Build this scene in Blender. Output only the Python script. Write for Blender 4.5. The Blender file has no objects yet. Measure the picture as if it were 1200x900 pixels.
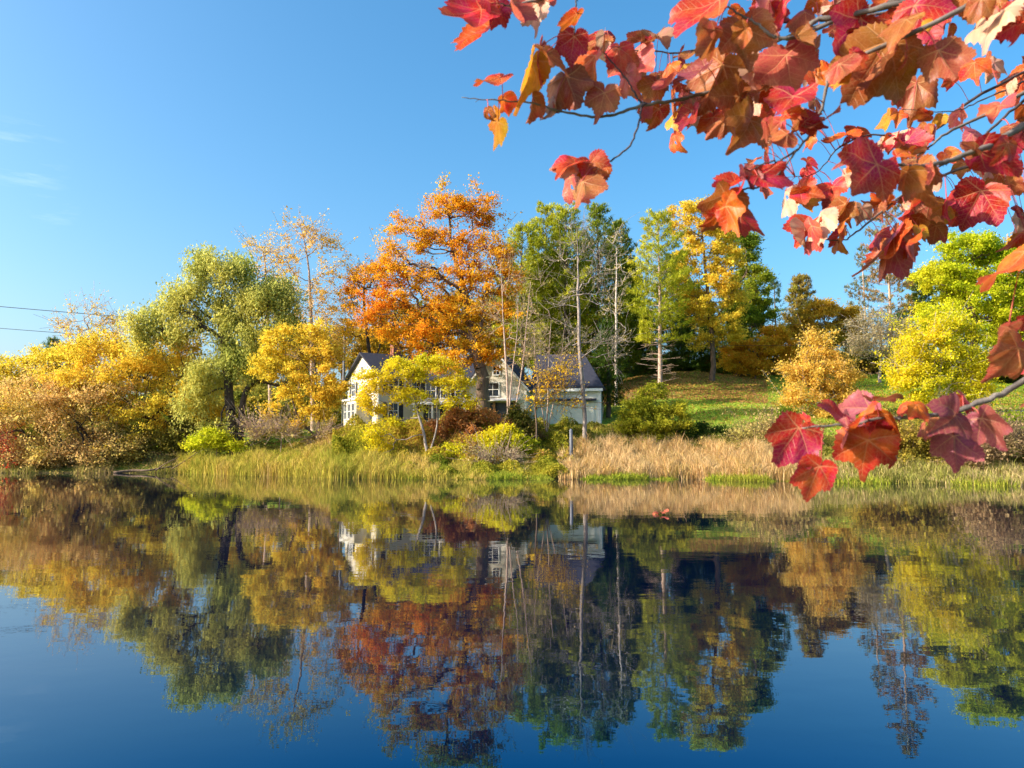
import bpy, math, random
import numpy as np
from mathutils import Vector, Matrix
PI = math.pi
rng = np.random.default_rng(7)
random.seed(7)
S = bpy.context.scene
COL = S.collection

# ------------------------------------------------------------------ camera
EYE = np.array([0.0, 0.0, 2.0])
PITCH = math.atan(75 / 900)
cam_d = bpy.data.cameras.new("camera"); cam = bpy.data.objects.new("camera", cam_d); COL.objects.link(cam)
cam.location = EYE; cam.rotation_euler = (PI / 2 + PITCH, 0, 0)
cam_d.sensor_width = 36; cam_d.lens = 27; cam_d.clip_start = 0.05; cam_d.clip_end = 6000
S.camera = cam
_F = np.array([0, math.cos(PITCH), math.sin(PITCH)]); _U = np.array([0, -math.sin(PITCH), math.cos(PITCH)])

def at(px, py, Y):
    """world point on the photo ray (px, py) at the depth Y"""
    d = _F + np.array([(px - 600) / 900, 0, 0]) + _U * (450 - py) / 900
    return EYE + d * (Y / d[1])

# ------------------------------------------------------------------ mesh helpers
def mesh_np(name, V, faces, fcol=None, uv=None, smooth=False):
    me = bpy.data.meshes.new(name)
    V = np.asarray(V, dtype=np.float32)
    me.vertices.add(len(V)); me.vertices.foreach_set("co", V.ravel())
    faces = [np.asarray(f, dtype=np.int32) for f in faces if len(f)]
    loops = np.concatenate([f.ravel() for f in faces])
    tot = np.concatenate([np.full(len(f), f.shape[1], dtype=np.int32) for f in faces])
    start = np.concatenate([[0], np.cumsum(tot)[:-1]]).astype(np.int32)
    me.loops.add(len(loops)); me.loops.foreach_set("vertex_index", loops)
    me.polygons.add(len(tot)); me.polygons.foreach_set("loop_start", start)
    if smooth: me.polygons.foreach_set("use_smooth", np.ones(len(tot), dtype=bool))
    me.update(calc_edges=True)
    if fcol is not None:
        a = me.attributes.new("col", 'FLOAT_COLOR', 'FACE')
        c = np.ones((len(tot), 4), dtype=np.float32); c[:, :3] = fcol
        a.data.foreach_set("color", c.ravel())
    if uv is not None:
        u = me.uv_layers.new(name="UVMap")
        u.data.foreach_set("uv", np.asarray(uv, dtype=np.float32)[loops].ravel())
    return me

def link(name, me, mat=None, parent=None):
    o = bpy.data.objects.new(name, me); COL.objects.link(o)
    if mat is not None:
        me.materials.clear(); me.materials.append(mat)
    if parent is not None: o.parent = parent
    return o

def tag(o, label=None, cat=None, group=None, kind=None):
    if label: o["label"] = label
    if cat: o["category"] = cat
    if group: o["group"] = group
    if kind: o["kind"] = kind
    return o

def thing(name, label, cat, loc=(0, 0, 0), group=None):
    o = bpy.data.objects.new(name, None); COL.objects.link(o); o.location = loc
    return tag(o, label, cat, group)

def copy_tree(o, parent=None):
    c = o.copy(); COL.objects.link(c); c.parent = parent
    for ch in list(o.children): copy_tree(ch, c)
    return c

class MB:
    """collects boxes, prisms and tubes into one mesh"""
    def __init__(s): s.V = []; s.F = []; s.n = 0
    def add(s, v, f):
        v = np.asarray(v, float); s.V.append(v)
        for q in f: s.F.append([i + s.n for i in q])
        s.n += len(v); return s
    def box(s, x0, x1, y0, y1, z0, z1):
        v = [(x, y, z) for x in (x0, x1) for y in (y0, y1) for z in (z0, z1)]
        return s.add(v, [(0, 1, 3, 2), (4, 6, 7, 5), (0, 4, 5, 1), (2, 3, 7, 6), (0, 2, 6, 4), (1, 5, 7, 3)])
    def prism(s, poly, e0, e1):
        """poly: list of 3D points; extrude from offset e0 to e1 (vectors)"""
        p = np.asarray(poly, float); n = len(p)
        v = np.concatenate([p + np.asarray(e0), p + np.asarray(e1)])
        f = [tuple(range(n))[::-1], tuple(range(n, 2 * n))] + [(i, (i + 1) % n, n + (i + 1) % n, n + i) for i in range(n)]
        return s.add(v, f)
    def tube(s, pts, rad, sides=8):
        v, f = tube_chain(pts, rad, sides); return s.add(v, f)
    def build(s, name, mat, parent=None, smooth=False):
        me = bpy.data.meshes.new(name); me.from_pydata(np.concatenate(s.V).tolist(), [], s.F)
        import bmesh
        bm = bmesh.new(); bm.from_mesh(me); bmesh.ops.recalc_face_normals(bm, faces=bm.faces); bm.to_mesh(me); bm.free()
        if smooth: me.polygons.foreach_set("use_smooth", np.ones(len(me.polygons), dtype=bool))
        return link(name, me, mat, parent)

def perp(d):
    d = d / (np.linalg.norm(d, axis=-1, keepdims=True) + 1e-9)
    ref = np.where(np.abs(d[..., 2:3]) > .9, np.array([1., 0, 0]), np.array([0, 0, 1.]))
    a = np.cross(d, ref); a /= np.linalg.norm(a, axis=-1, keepdims=True) + 1e-9
    return a, np.cross(d, a)

def tube_chain(pts, rad, sides=8):
    p = np.asarray(pts, float); n = len(p); rad = np.broadcast_to(np.asarray(rad, float), (n,))
    t = np.gradient(p, axis=0); t /= np.linalg.norm(t, axis=1, keepdims=True) + 1e-9
    a = perp(t[:1])[0][0]; V = []
    for i in range(n):
        a = a - t[i] * (a @ t[i]); a /= np.linalg.norm(a) + 1e-9
        b = np.cross(t[i], a)
        for k in range(sides):
            w = 2 * PI * k / sides
            V.append(p[i] + rad[i] * (a * math.cos(w) + b * math.sin(w)))
    F = []
    for i in range(n - 1):
        for k in range(sides):
            k2 = (k + 1) % sides
            F.append((i * sides + k, i * sides + k2, (i + 1) * sides + k2, (i + 1) * sides + k))
    F.append(tuple(range(sides))[::-1]); F.append(tuple(range((n - 1) * sides, n * sides)))
    return np.array(V), F

def tubes_np(p0, p1, r0, r1, sides):
    d = p1 - p0; a, b = perp(d); m = len(p0)
    ang = 2 * PI * np.arange(sides) / sides
    ring = a[:, None, :] * np.cos(ang)[None, :, None] + b[:, None, :] * np.sin(ang)[None, :, None]
    V = np.concatenate([p0[:, None] + ring * r0[:, None, None], p1[:, None] + ring * r1[:, None, None]], axis=1).reshape(-1, 3)
    k = np.arange(sides); k2 = (k + 1) % sides
    q = np.stack([k, k2, k2 + sides, k + sides], 1)
    F = (q[None] + (np.arange(m) * 2 * sides)[:, None, None]).reshape(-1, 4)
    return V, F

def smooth_chain(pts, n):
    """Catmull-Rom through pts, n samples a span"""
    p = np.asarray(pts, float)
    q = np.concatenate([[2 * p[0] - p[1]], p, [2 * p[-1] - p[-2]]]); out = []
    for i in range(len(p) - 1):
        a, b, c, d = q[i:i + 4]
        for s in np.arange(n) / n:
            out.append(.5 * (2 * b + (c - a) * s + (2 * a - 5 * b + 4 * c - d) * s * s + (3 * b - a - 3 * c + d) * s ** 3))
    out.append(p[-1]); return np.array(out)

# ------------------------------------------------------------------ materials
def new_mat(name):
    m = bpy.data.materials.new(name); m.use_nodes = True
    nt = m.node_tree; nt.nodes.clear()
    out = nt.nodes.new("ShaderNodeOutputMaterial")
    return m, nt, out
def nd(nt, t, **kw):
    n = nt.nodes.new(t)
    for k, v in kw.items(): setattr(n, k, v)
    return n
def ramp(nt, stops, fac):
    r = nd(nt, "ShaderNodeValToRGB"); e = r.color_ramp.elements
    while len(e) < len(stops): e.new(0.5)
    for el, (p, c) in zip(e, stops): el.position = p; el.color = (*c, 1)
    nt.links.new(fac, r.inputs[0]); return r.outputs[0]
def noise(nt, scale, detail=4, rough=.6, vec=None):
    n = nd(nt, "ShaderNodeTexNoise"); n.inputs["Scale"].default_value = scale
    n.inputs["Detail"].default_value = detail; n.inputs["Roughness"].default_value = rough
    if vec is not None: nt.links.new(vec, n.inputs["Vector"])
    return n
def mathn(nt, op, a, b=None, c=None):
    m = nd(nt, "ShaderNodeMath", operation=op)
    for i, x in enumerate((a, b, c)):
        if x is None: continue
        if isinstance(x, (int, float)): m.inputs[i].default_value = x
        else: nt.links.new(x, m.inputs[i])
    return m.outputs[0]
def mixc(nt, fac, a, b, blend='MIX'):
    m = nd(nt, "ShaderNodeMix", data_type='RGBA', blend_type=blend)
    for i, x in ((0, fac), (6, a), (7, b)):
        if isinstance(x, (int, float)): m.inputs[i].default_value = x
        elif isinstance(x, tuple): m.inputs[i].default_value = (*x, 1)
        else: nt.links.new(x, m.inputs[i])
    return m.outputs[2]

def leaf_material(name, trans=.5):
    m, nt, out = new_mat(name)
    at_ = nd(nt, "ShaderNodeAttribute", attribute_name="col")
    d = nd(nt, "ShaderNodeBsdfDiffuse"); t = nd(nt, "ShaderNodeBsdfTranslucent")
    mx = nd(nt, "ShaderNodeMixShader"); mx.inputs[0].default_value = trans
    nt.links.new(at_.outputs["Color"], d.inputs[0]); nt.links.new(at_.outputs["Color"], t.inputs[0])
    nt.links.new(d.outputs[0], mx.inputs[1]); nt.links.new(t.outputs[0], mx.inputs[2])
    nt.links.new(mx.outputs[0], out.inputs[0]); return m

def rough_mat(name, c1, c2, scale=6., rough=.8, bump=.3, dist=.02, c3=None, spec=.3, coord="Object", stretch=None):
    m, nt, out = new_mat(name)
    tc = nd(nt, "ShaderNodeTexCoord"); vec = tc.outputs[coord]
    if stretch:
        mp = nd(nt, "ShaderNodeMapping"); mp.inputs["Scale"].default_value = stretch
        nt.links.new(vec, mp.inputs[0]); vec = mp.outputs[0]
    n = noise(nt, scale, 6, .65, vec)
    stops = [(.3, c1), (.7, c2)] if c3 is None else [(.28, c1), (.5, c2), (.72, c3)]
    c = ramp(nt, stops, n.outputs[0])
    p = nd(nt, "ShaderNodeBsdfPrincipled"); p.inputs["Roughness"].default_value = rough
    p.inputs["Specular IOR Level"].default_value = spec
    nt.links.new(c, p.inputs["Base Color"])
    if bump:
        b = nd(nt, "ShaderNodeBump"); b.inputs["Strength"].default_value = bump; b.inputs["Distance"].default_value = dist
        nt.links.new(n.outputs[0], b.inputs["Height"]); nt.links.new(b.outputs[0], p.inputs["Normal"])
    nt.links.new(p.outputs[0], out.inputs[0]); return m

LEAF = leaf_material("leaf_cover")
NEEDLE = leaf_material("needle_cover", .38)
REED = leaf_material("reed_blades", .3)
BARK_DARK = rough_mat("bark_dark", (.025, .018, .013), (.11, .08, .055), 9, .95, .8, .05, stretch=(1, 1, .25))
BARK_BROWN = rough_mat("bark_brown", (.07, .045, .03), (.23, .16, .11), 9, .95, .8, .05, stretch=(1, 1, .25))
BARK_GREY = rough_mat("bark_grey", (.15, .12, .1), (.42, .36, .31), 7, .9, .6, .04, stretch=(1, 1, .4))
BARK_PALE = rough_mat("bark_pale", (.34, .27, .21), (.74, .64, .54), 5, .85, .4, .03, stretch=(1, 1, 1.5))
BARK_PINK = rough_mat("bark_pinkish", (.28, .19, .14), (.58, .43, .33), 6, .9, .4, .03)

# palettes (linear albedo), ordered along a hue walk
PAL = dict(
    yellow=[(.62, .54, .05), (.84, .66, .06), (.90, .68, .08), (.84, .52, .05)],
    golden=[(.66, .50, .04), (.82, .54, .03), (.82, .44, .025), (.76, .34, .025)],
    orange=[(.84, .58, .04), (.88, .49, .03), (.88, .37, .025), (.84, .27, .03)],
    lemon=[(.50, .52, .03), (.74, .66, .03), (.86, .68, .03), (.84, .60, .05)],
    lime=[(.26, .40, .02), (.46, .56, .02), (.66, .66, .03), (.82, .74, .05)],
    willow=[(.27, .34, .06), (.46, .50, .11), (.64, .61, .15), (.76, .67, .15)],
    pinkgold=[(.82, .68, .16), (.88, .66, .17), (.80, .55, .22), (.80, .46, .15)],
    buff=[(.84, .62, .12), (.86, .58, .10), (.82, .52, .11), (.68, .46, .18)],
    green=[(.12, .19, .02), (.22, .30, .025), (.34, .40, .035), (.52, .50, .05)],
    rust=[(.50, .33, .08), (.64, .34, .10), (.60, .25, .09), (.68, .42, .15)],
    dull=[(.34, .33, .08), (.52, .44, .12), (.64, .48, .19), (.58, .38, .18)],
    pine=[(.23, .29, .03), (.40, .44, .035), (.58, .58, .05), (.70, .64, .07)],
    spruce=[(.07, .13, .03), (.12, .20, .035), (.19, .27, .04), (.27, .32, .05)],
    haze_teal=[(.10, .17, .12), (.12, .20, .12), (.15, .22, .11), (.18, .24, .10)],
    brownpine=[(.24, .22, .06), (.36, .29, .07), (.48, .36, .08), (.40, .40, .06)],
    grey=[(.46, .42, .24), (.56, .46, .26), (.62, .48, .24), (.44, .42, .18)],
)

def pick(pal, P, rg, scale=2.2, mixr=.45, shift=0.):
    """a palette colour for each point: clumps of like colour plus a random share"""
    pal = np.array(PAL[pal] if isinstance(pal, str) else pal)
    f = np.zeros(len(P))
    for _ in range(5):
        k = rg.normal(size=3) / scale * 1.6; f += np.sin(P @ k + rg.uniform(0, 6.28))
    f = f / 5 * .9 + .5
    x = np.clip(f * (1 - mixr) + rg.random(len(P)) * mixr + shift, 0, .999) * (len(pal) - 1)
    i = x.astype(int); w = (x - i)[:, None]
    c = pal[i] * (1 - w) + pal[np.minimum(i + 1, len(pal) - 1)] * w
    return np.clip(c * rg.uniform(.78, 1.18, (len(P), 1)), 0, .9)

# ------------------------------------------------------------------ terrain
_cols = [-900, -300, 0, 200, 310, 400, 560, 700, 800, 900, 1030, 1200, 1500, 2300]
_prof = {
    -900: [(64, 0), (68, .7), (90, 1.2), (160, 4), (320, 16), (1500, 40)],
    -300: [(63, 0), (67, .7), (90, 1.2), (160, 4), (320, 16), (1500, 40)],
    0: [(62, 0), (66, .8), (80, 1.4), (150, 4), (320, 16), (1500, 40)],
    200: [(62, 0), (65, .9), (72, 1.7), (90, 3.), (150, 6), (320, 20), (1500, 45)],
    310: [(56, 0), (59, .9), (66, 2.2), (75, 3.6), (100, 5), (320, 12), (1500, 50)],
    400: [(51.5, 0), (54, .8), (58, 2.6), (61, 3.4), (86, 3.9), (100, 5), (320, 16), (1500, 55)],
    560: [(50, 0), (53, .8), (57, 3.2), (59, 3.8), (86, 4.2), (95, 6.), (320, 22), (1500, 60)],
    700: [(50, 0), (53, .8), (57, 2.8), (60, 3.6), (70, 4.2), (80, 7.5), (92, 10), (120, 13), (200, 22), (320, 34), (1500, 70)],
    800: [(50, 0), (53, .8), (57, 2.4), (61, 3.4), (70, 5.2), (84, 9), (95, 11.2), (120, 13.5), (200, 22), (320, 34), (1500, 70)],
    900: [(47, 0), (50, .8), (55, 2.2), (60, 3.4), (70, 5.4), (84, 8.6), (95, 11), (120, 13), (200, 22), (320, 34), (1500, 70)],
    1030: [(44, 0), (47, .8), (52, 2.), (58, 3.4), (70, 5.6), (84, 8.6), (95, 11), (120, 13), (200, 22), (320, 34), (1500, 70)],
    1200: [(41, 0), (44, .8), (49, 2.), (54, 3.6), (60, 4.9), (64, 5.1), (84, 8), (110, 12), (200, 22), (320, 34), (1500, 70)],
    1500: [(38, 0), (41, .8), (46, 2.), (52, 3.6), (60, 5), (84, 8), (110, 12), (200, 22), (320, 34), (1500, 70)],
    2300: [(36, 0), (39, .8), (44, 2.), (52, 3.6), (60, 5), (84, 8), (110, 12), (200, 22), (320, 34), (1500, 70)],
}
_YS = np.concatenate([np.linspace(30, 70, 81), np.linspace(71, 130, 60), np.geomspace(133, 1500, 40)])
_tab = []
for c in _cols:
    pr = _prof[c]; y0 = pr[0][0]
    ys = [y0 - 30, y0 - 4] + [p[0] for p in pr]; zs = [-2.5, -1.0] + [p[1] for p in pr]
    _tab.append(np.interp(_YS, ys, zs))
_tab = np.array(_tab)
def _wig(x, y):
    return (np.sin(x * .31 + 1.3) * np.cos(y * .27) * .5 + np.sin(x * .83 + y * .61) * .25 + np.sin(x * 1.9 - y * 1.3) * .12)
def ground(x, y):
    x = np.asarray(x, float); y = np.asarray(y, float)
    yy = np.clip(y, 30.001, 1499); u = np.clip(x / yy * 900 + 600, _cols[0] + .01, _cols[-1] - .01)
    ci = np.clip(np.searchsorted(_cols, u) - 1, 0, len(_cols) - 2); ca = np.array(_cols, float)
    w = (u - ca[ci]) / (ca[ci + 1] - ca[ci]); w = w * w * (3 - 2 * w)
    yi = np.clip(np.searchsorted(_YS, yy) - 1, 0, len(_YS) - 2); v = (yy - _YS[yi]) / (_YS[yi + 1] - _YS[yi])
    z = (_tab[ci, yi] * (1 - v) + _tab[ci, yi + 1] * v) * (1 - w) + (_tab[ci + 1, yi] * (1 - v) + _tab[ci + 1, yi + 1] * v) * w
    amp = np.clip((z + .3) / 1.5, .15, 1) * np.clip(yy / 120, .25, 4)
    return z + _wig(x, y) * .35 * amp
def gz(x, y): return float(ground(x, y))
def shore_y(px):
    """depth at which the bank meets the water along a photo column"""
    Y = np.linspace(34, 72, 400); z = ground((px - 600) / 900 * Y, Y)
    i = np.argmax(z > 0.0); return Y[i]

us = np.concatenate([np.linspace(-3200, -400, 40), np.linspace(-380, 1500, 300), np.linspace(1530, 4200, 40)])
ysg = np.concatenate([np.linspace(30, 112, 230), np.geomspace(113, 1490, 60)])
UU, YY = np.meshgrid(us, ysg); XX = (UU - 600) / 900 * YY
ZZ = ground(XX, YY)
gv = np.stack([XX, YY, ZZ], -1).reshape(-1, 3); nu = len(us)
ii = np.arange((len(ysg) - 1) * nu).reshape(-1, nu)[:, :-1].ravel()
gf = np.stack([ii, ii + 1, ii + 1 + nu, ii + nu], 1)

def ground_material():
    m, nt, out = new_mat("bank_and_lawn")
    g = nd(nt, "ShaderNodeNewGeometry"); tc = g.outputs["Position"]
    n1 = noise(nt, .22, 5, .6, tc); n2 = noise(nt, 2.6, 6, .7, tc); n3 = noise(nt, 14, 4, .7, tc)
    grass = ramp(nt, [(.3, (.09, .19, .015)), (.5, (.24, .36, .025)), (.68, (.48, .48, .07))], n2.outputs[0])
    dry = ramp(nt, [(.35, (.22, .15, .06)), (.65, (.42, .27, .12))], n2.outputs[0])
    f = ramp(nt, [(.55, (0, 0, 0)), (.72, (1, 1, 1))], n1.outputs[0])
    lawn = mixc(nt, f, grass, dry)
    # bare brown earth on the wooded slope, marked in the mesh by place
    a = nd(nt, "ShaderNodeAttribute", attribute_name="earth")
    soil = ramp(nt, [(.3, (.12, .07, .035)), (.55, (.32, .18, .085)), (.75, (.42, .26, .13))], n3.outputs[0])
    c = mixc(nt, a.outputs["Fac"], lawn, soil)
    sp = nd(nt, "ShaderNodeSeparateXYZ"); nt.links.new(tc, sp.inputs[0])
    wet = mathn(nt, 'SUBTRACT', 1., mathn(nt, 'MULTIPLY', sp.outputs[2], 1.4)); wet = nd_clamp(nt, wet)
    c = mixc(nt, wet, c, (.06, .045, .025))
    p = nd(nt, "ShaderNodeBsdfPrincipled"); p.inputs["Roughness"].default_value = .95; p.inputs["Specular IOR Level"].default_value = .1
    nt.links.new(c, p.inputs["Base Color"])
    b = nd(nt, "ShaderNodeBump"); b.inputs["Strength"].default_value = .7; b.inputs["Distance"].default_value = .12
    nt.links.new(n3.outputs[0], b.inputs["Height"]); nt.links.new(b.outputs[0], p.inputs["Normal"])
    nt.links.new(p.outputs[0], out.inputs[0]); return m
def nd_clamp(nt, x):
    c = nd(nt, "ShaderNodeClamp"); nt.links.new(x, c.inputs[0]); return c.outputs[0]
gme = mesh_np("ground", gv, [gf], smooth=True)
def blob2(px, Y, cx, cy, rx, ry): return np.clip(1.4 - np.sqrt(((px - cx) / rx) ** 2 + ((Y - cy) / ry) ** 2), 0, 1)
earth = np.maximum.reduce([blob2(UU, YY, 735, 84, 55, 8), np.clip((YY - 99) / 6, 0, 1),
                           blob2(UU, YY, 375, 59, 40, 2.5) * .9, blob2(UU, YY, 100, 70, 160, 5) * .5]).ravel()
ea = gme.attributes.new("earth", 'FLOAT', 'POINT'); ea.data.foreach_set("value", earth.astype(np.float32))
tag(link("ground", gme, ground_material()), "grassy far bank, lawn and wooded slope", None, kind="structure")

# near bank under the camera
nbx = np.linspace(-40, 40, 81); nby = np.concatenate([np.linspace(-60, -2, 30), np.linspace(-1.5, 5, 27)])
NX, NY = np.meshgrid(nbx, nby)
NZ = np.interp(NY, [-60, -3, 1.6, 2.6, 5], [3, .5, .38, .1, -1.3]) + _wig(NX * 2, NY * 2) * .07
ii = np.arange((len(nby) - 1) * 81).reshape(-1, 81)[:, :-1].ravel()
nme = mesh_np("near_bank", np.stack([NX, NY, NZ], -1).reshape(-1, 3), [np.stack([ii, ii + 1, ii + 82, ii + 81], 1)], smooth=True)
tag(link("near_bank", nme, rough_mat("near_bank_turf", (.05, .09, .015), (.2, .19, .05), 3, .95, .6, .05)), "grassy near bank", None, kind="structure")

# ------------------------------------------------------------------ water
def water_material():
    m, nt, out = new_mat("pond_water")
    g = nd(nt, "ShaderNodeNewGeometry")
    def layer(sx, sy, detail):
        mp = nd(nt, "ShaderNodeMapping"); mp.inputs["Scale"].default_value = (sx, sy, 1); mp.inputs["Rotation"].default_value = (0, 0, .5 if sx > 1 else -.35)
        nt.links.new(g.outputs["Position"], mp.inputs[0]); return noise(nt, 1., detail, .5, mp.outputs[0]).outputs[0]
    a = layer(2.3, 3.9, 3.); b = layer(.62, 1.15, 2.); breeze = layer(.035, .09, 2.)
    br = ramp(nt, [(.38, (.35,) * 3), (.64, (1.35,) * 3)], breeze)
    h = mathn(nt, 'ADD', mathn(nt, 'MULTIPLY', mathn(nt, 'MULTIPLY', a, br), .0009), mathn(nt, 'MULTIPLY', b, .0027))
    bp = nd(nt, "ShaderNodeBump"); bp.inputs["Strength"].default_value = 1.; bp.inputs["Distance"].default_value = 1.
    nt.links.new(h, bp.inputs["Height"])
    # reflects more at a glancing look; blue tint painted into the steeper reflections
    fr = nd(nt, "ShaderNodeFresnel"); fr.inputs["IOR"].default_value = 2.05; nt.links.new(bp.outputs[0], fr.inputs["Normal"])
    sp = nd(nt, "ShaderNodeSeparateXYZ"); nt.links.new(g.outputs["Incoming"], sp.inputs[0])
    tint = ramp(nt, [(.06, (1, 1, 1)), (.23, (.94, .97, 1)), (.31, (.5, .84, 1)), (.385, (.0, .60, 1)), (1., (.1, .6, 1))], sp.outputs[2])
    df = nd(nt, "ShaderNodeBsdfDiffuse"); df.inputs[0].default_value = (.0, .003, .017, 1)
    gl = nd(nt, "ShaderNodeBsdfGlossy"); gl.inputs["Roughness"].default_value = .012
    nt.links.new(tint, gl.inputs[0]); nt.links.new(bp.outputs[0], gl.inputs["Normal"])
    mx = nd(nt, "ShaderNodeMixShader"); nt.links.new(fr.outputs[0], mx.inputs[0]); nt.links.new(df.outputs[0], mx.inputs[1]); nt.links.new(gl.outputs[0], mx.inputs[2])
    nt.links.new(mx.outputs[0], out.inputs[0]); return m
wme = mesh_np("water", [(-1500, -300, 0), (1500, -300, 0), (1500, 300, 0), (-1500, 300, 0)], [[(0, 1, 2, 3)]])
tag(link("water", wme, water_material()), "still blue pond water", None, kind="structure")

# ------------------------------------------------------------------ trees
def leaf_quads(C, size, rg, up=.5, width=.74, axis=None):
    n = len(C); nrm = rg.normal(size=(n, 3)); nrm[:, 2] += up; nrm /= np.linalg.norm(nrm, axis=1, keepdims=True)
    ax = rg.normal(size=(n, 3)) if axis is None else axis + rg.normal(size=(n, 3)) * .25
    ax -= nrm * (ax * nrm).sum(1, keepdims=True); ax /= np.linalg.norm(ax, axis=1, keepdims=True) + 1e-9
    b = np.cross(nrm, ax); s = (size * np.exp(rg.normal(size=n) * .28))[:, None]
    fold = nrm * s * .1
    V = np.stack([C - ax * s * .5, C + b * s * width * .5 - ax * s * .08 + fold, C + ax * s * .5, C - b * s * width * .5 - ax * s * .08 + fold], 1).reshape(-1, 3)
    F = np.arange(4 * n).reshape(-1, 4); return V, F

def grow(trunk, targets, bal, rg, step=.7, first=2, arc=.12, wob=.05):
    T = np.asarray(trunk, float); nt_ = len(T); P = np.zeros((nt_ + len(targets) * 40, 3)); par = np.full(len(P), -1); L = np.zeros(len(P))
    P[:nt_] = T; par[1:nt_] = np.arange(nt_ - 1); L[1:nt_] = np.cumsum(np.linalg.norm(np.diff(T, axis=0), axis=1)); n = nt_
    dist = np.min(np.linalg.norm(targets[:, None] - T[None, first:], axis=2), axis=1)
    tips = []
    for k in np.argsort(dist):
        t = targets[k]; d = np.linalg.norm(P[:n] - t, axis=1)
        cost = d + bal * L[:n] + .45 * np.maximum(0, P[:n, 2] - t[2]); cost[:first] += 1e3
        j = int(np.argmin(cost)); dj = d[j]; m = max(1, min(38, int(math.ceil(dj / step))))
        if n + m >= len(P): break
        s = np.arange(1, m + 1) / m; seg = P[j] + (t - P[j]) * s[:, None]
        seg[:, 2] += arc * dj * 4 * s * (1 - s) * .5
        seg[:-1] += rg.normal(size=(m - 1, 3)) * wob * min(dj, 3)
        P[n:n + m] = seg; par[n] = j; par[n + 1:n + m] = np.arange(n, n + m - 1)
        L[n:n + m] = L[j] + dj * s; n += m; tips.append(n - 1)
    P = P[:n]; par = par[:n]; cnt = np.zeros(n); cnt[tips] = 1
    for i in range(n - 1, 0, -1): cnt[par[i]] += cnt[i]
    return P, par, np.maximum(cnt, 1), np.array(tips)

def limb_mesh(name, P, par, cnt, rbase, rmin, expo=.5, flare=.35, nt_=1):
    r = np.maximum(rmin, rbase * (cnt / cnt[0]) ** expo)
    h = np.linalg.norm(P - P[0], axis=1); H = max(h[:nt_].max(), 1e-3)
    r[:nt_] *= 1 - .25 * h[:nt_] / H
    r = r * (1 + flare * np.exp(-h / (rbase * 3)))
    i = np.arange(1, len(P)); p0 = P[par[i]]; p1 = P[i]; r1 = r[i]; r0 = np.minimum(r[par[i]], r1 * 1.35); r0[:nt_ - 1] = r[par[i[:nt_ - 1]]]
    big = r1 > .07; Vs = []; Fs = []; off = 0
    for msk, sides in ((big, 8), (~big, 3)):
        if msk.any():
            V, F = tubes_np(p0[msk], p1[msk], r0[msk], r1[msk], sides); Vs.append(V); Fs.append(F + off); off += len(V)
    return mesh_np(name, np.concatenate(Vs), [np.concatenate(Fs)], smooth=True)

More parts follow.
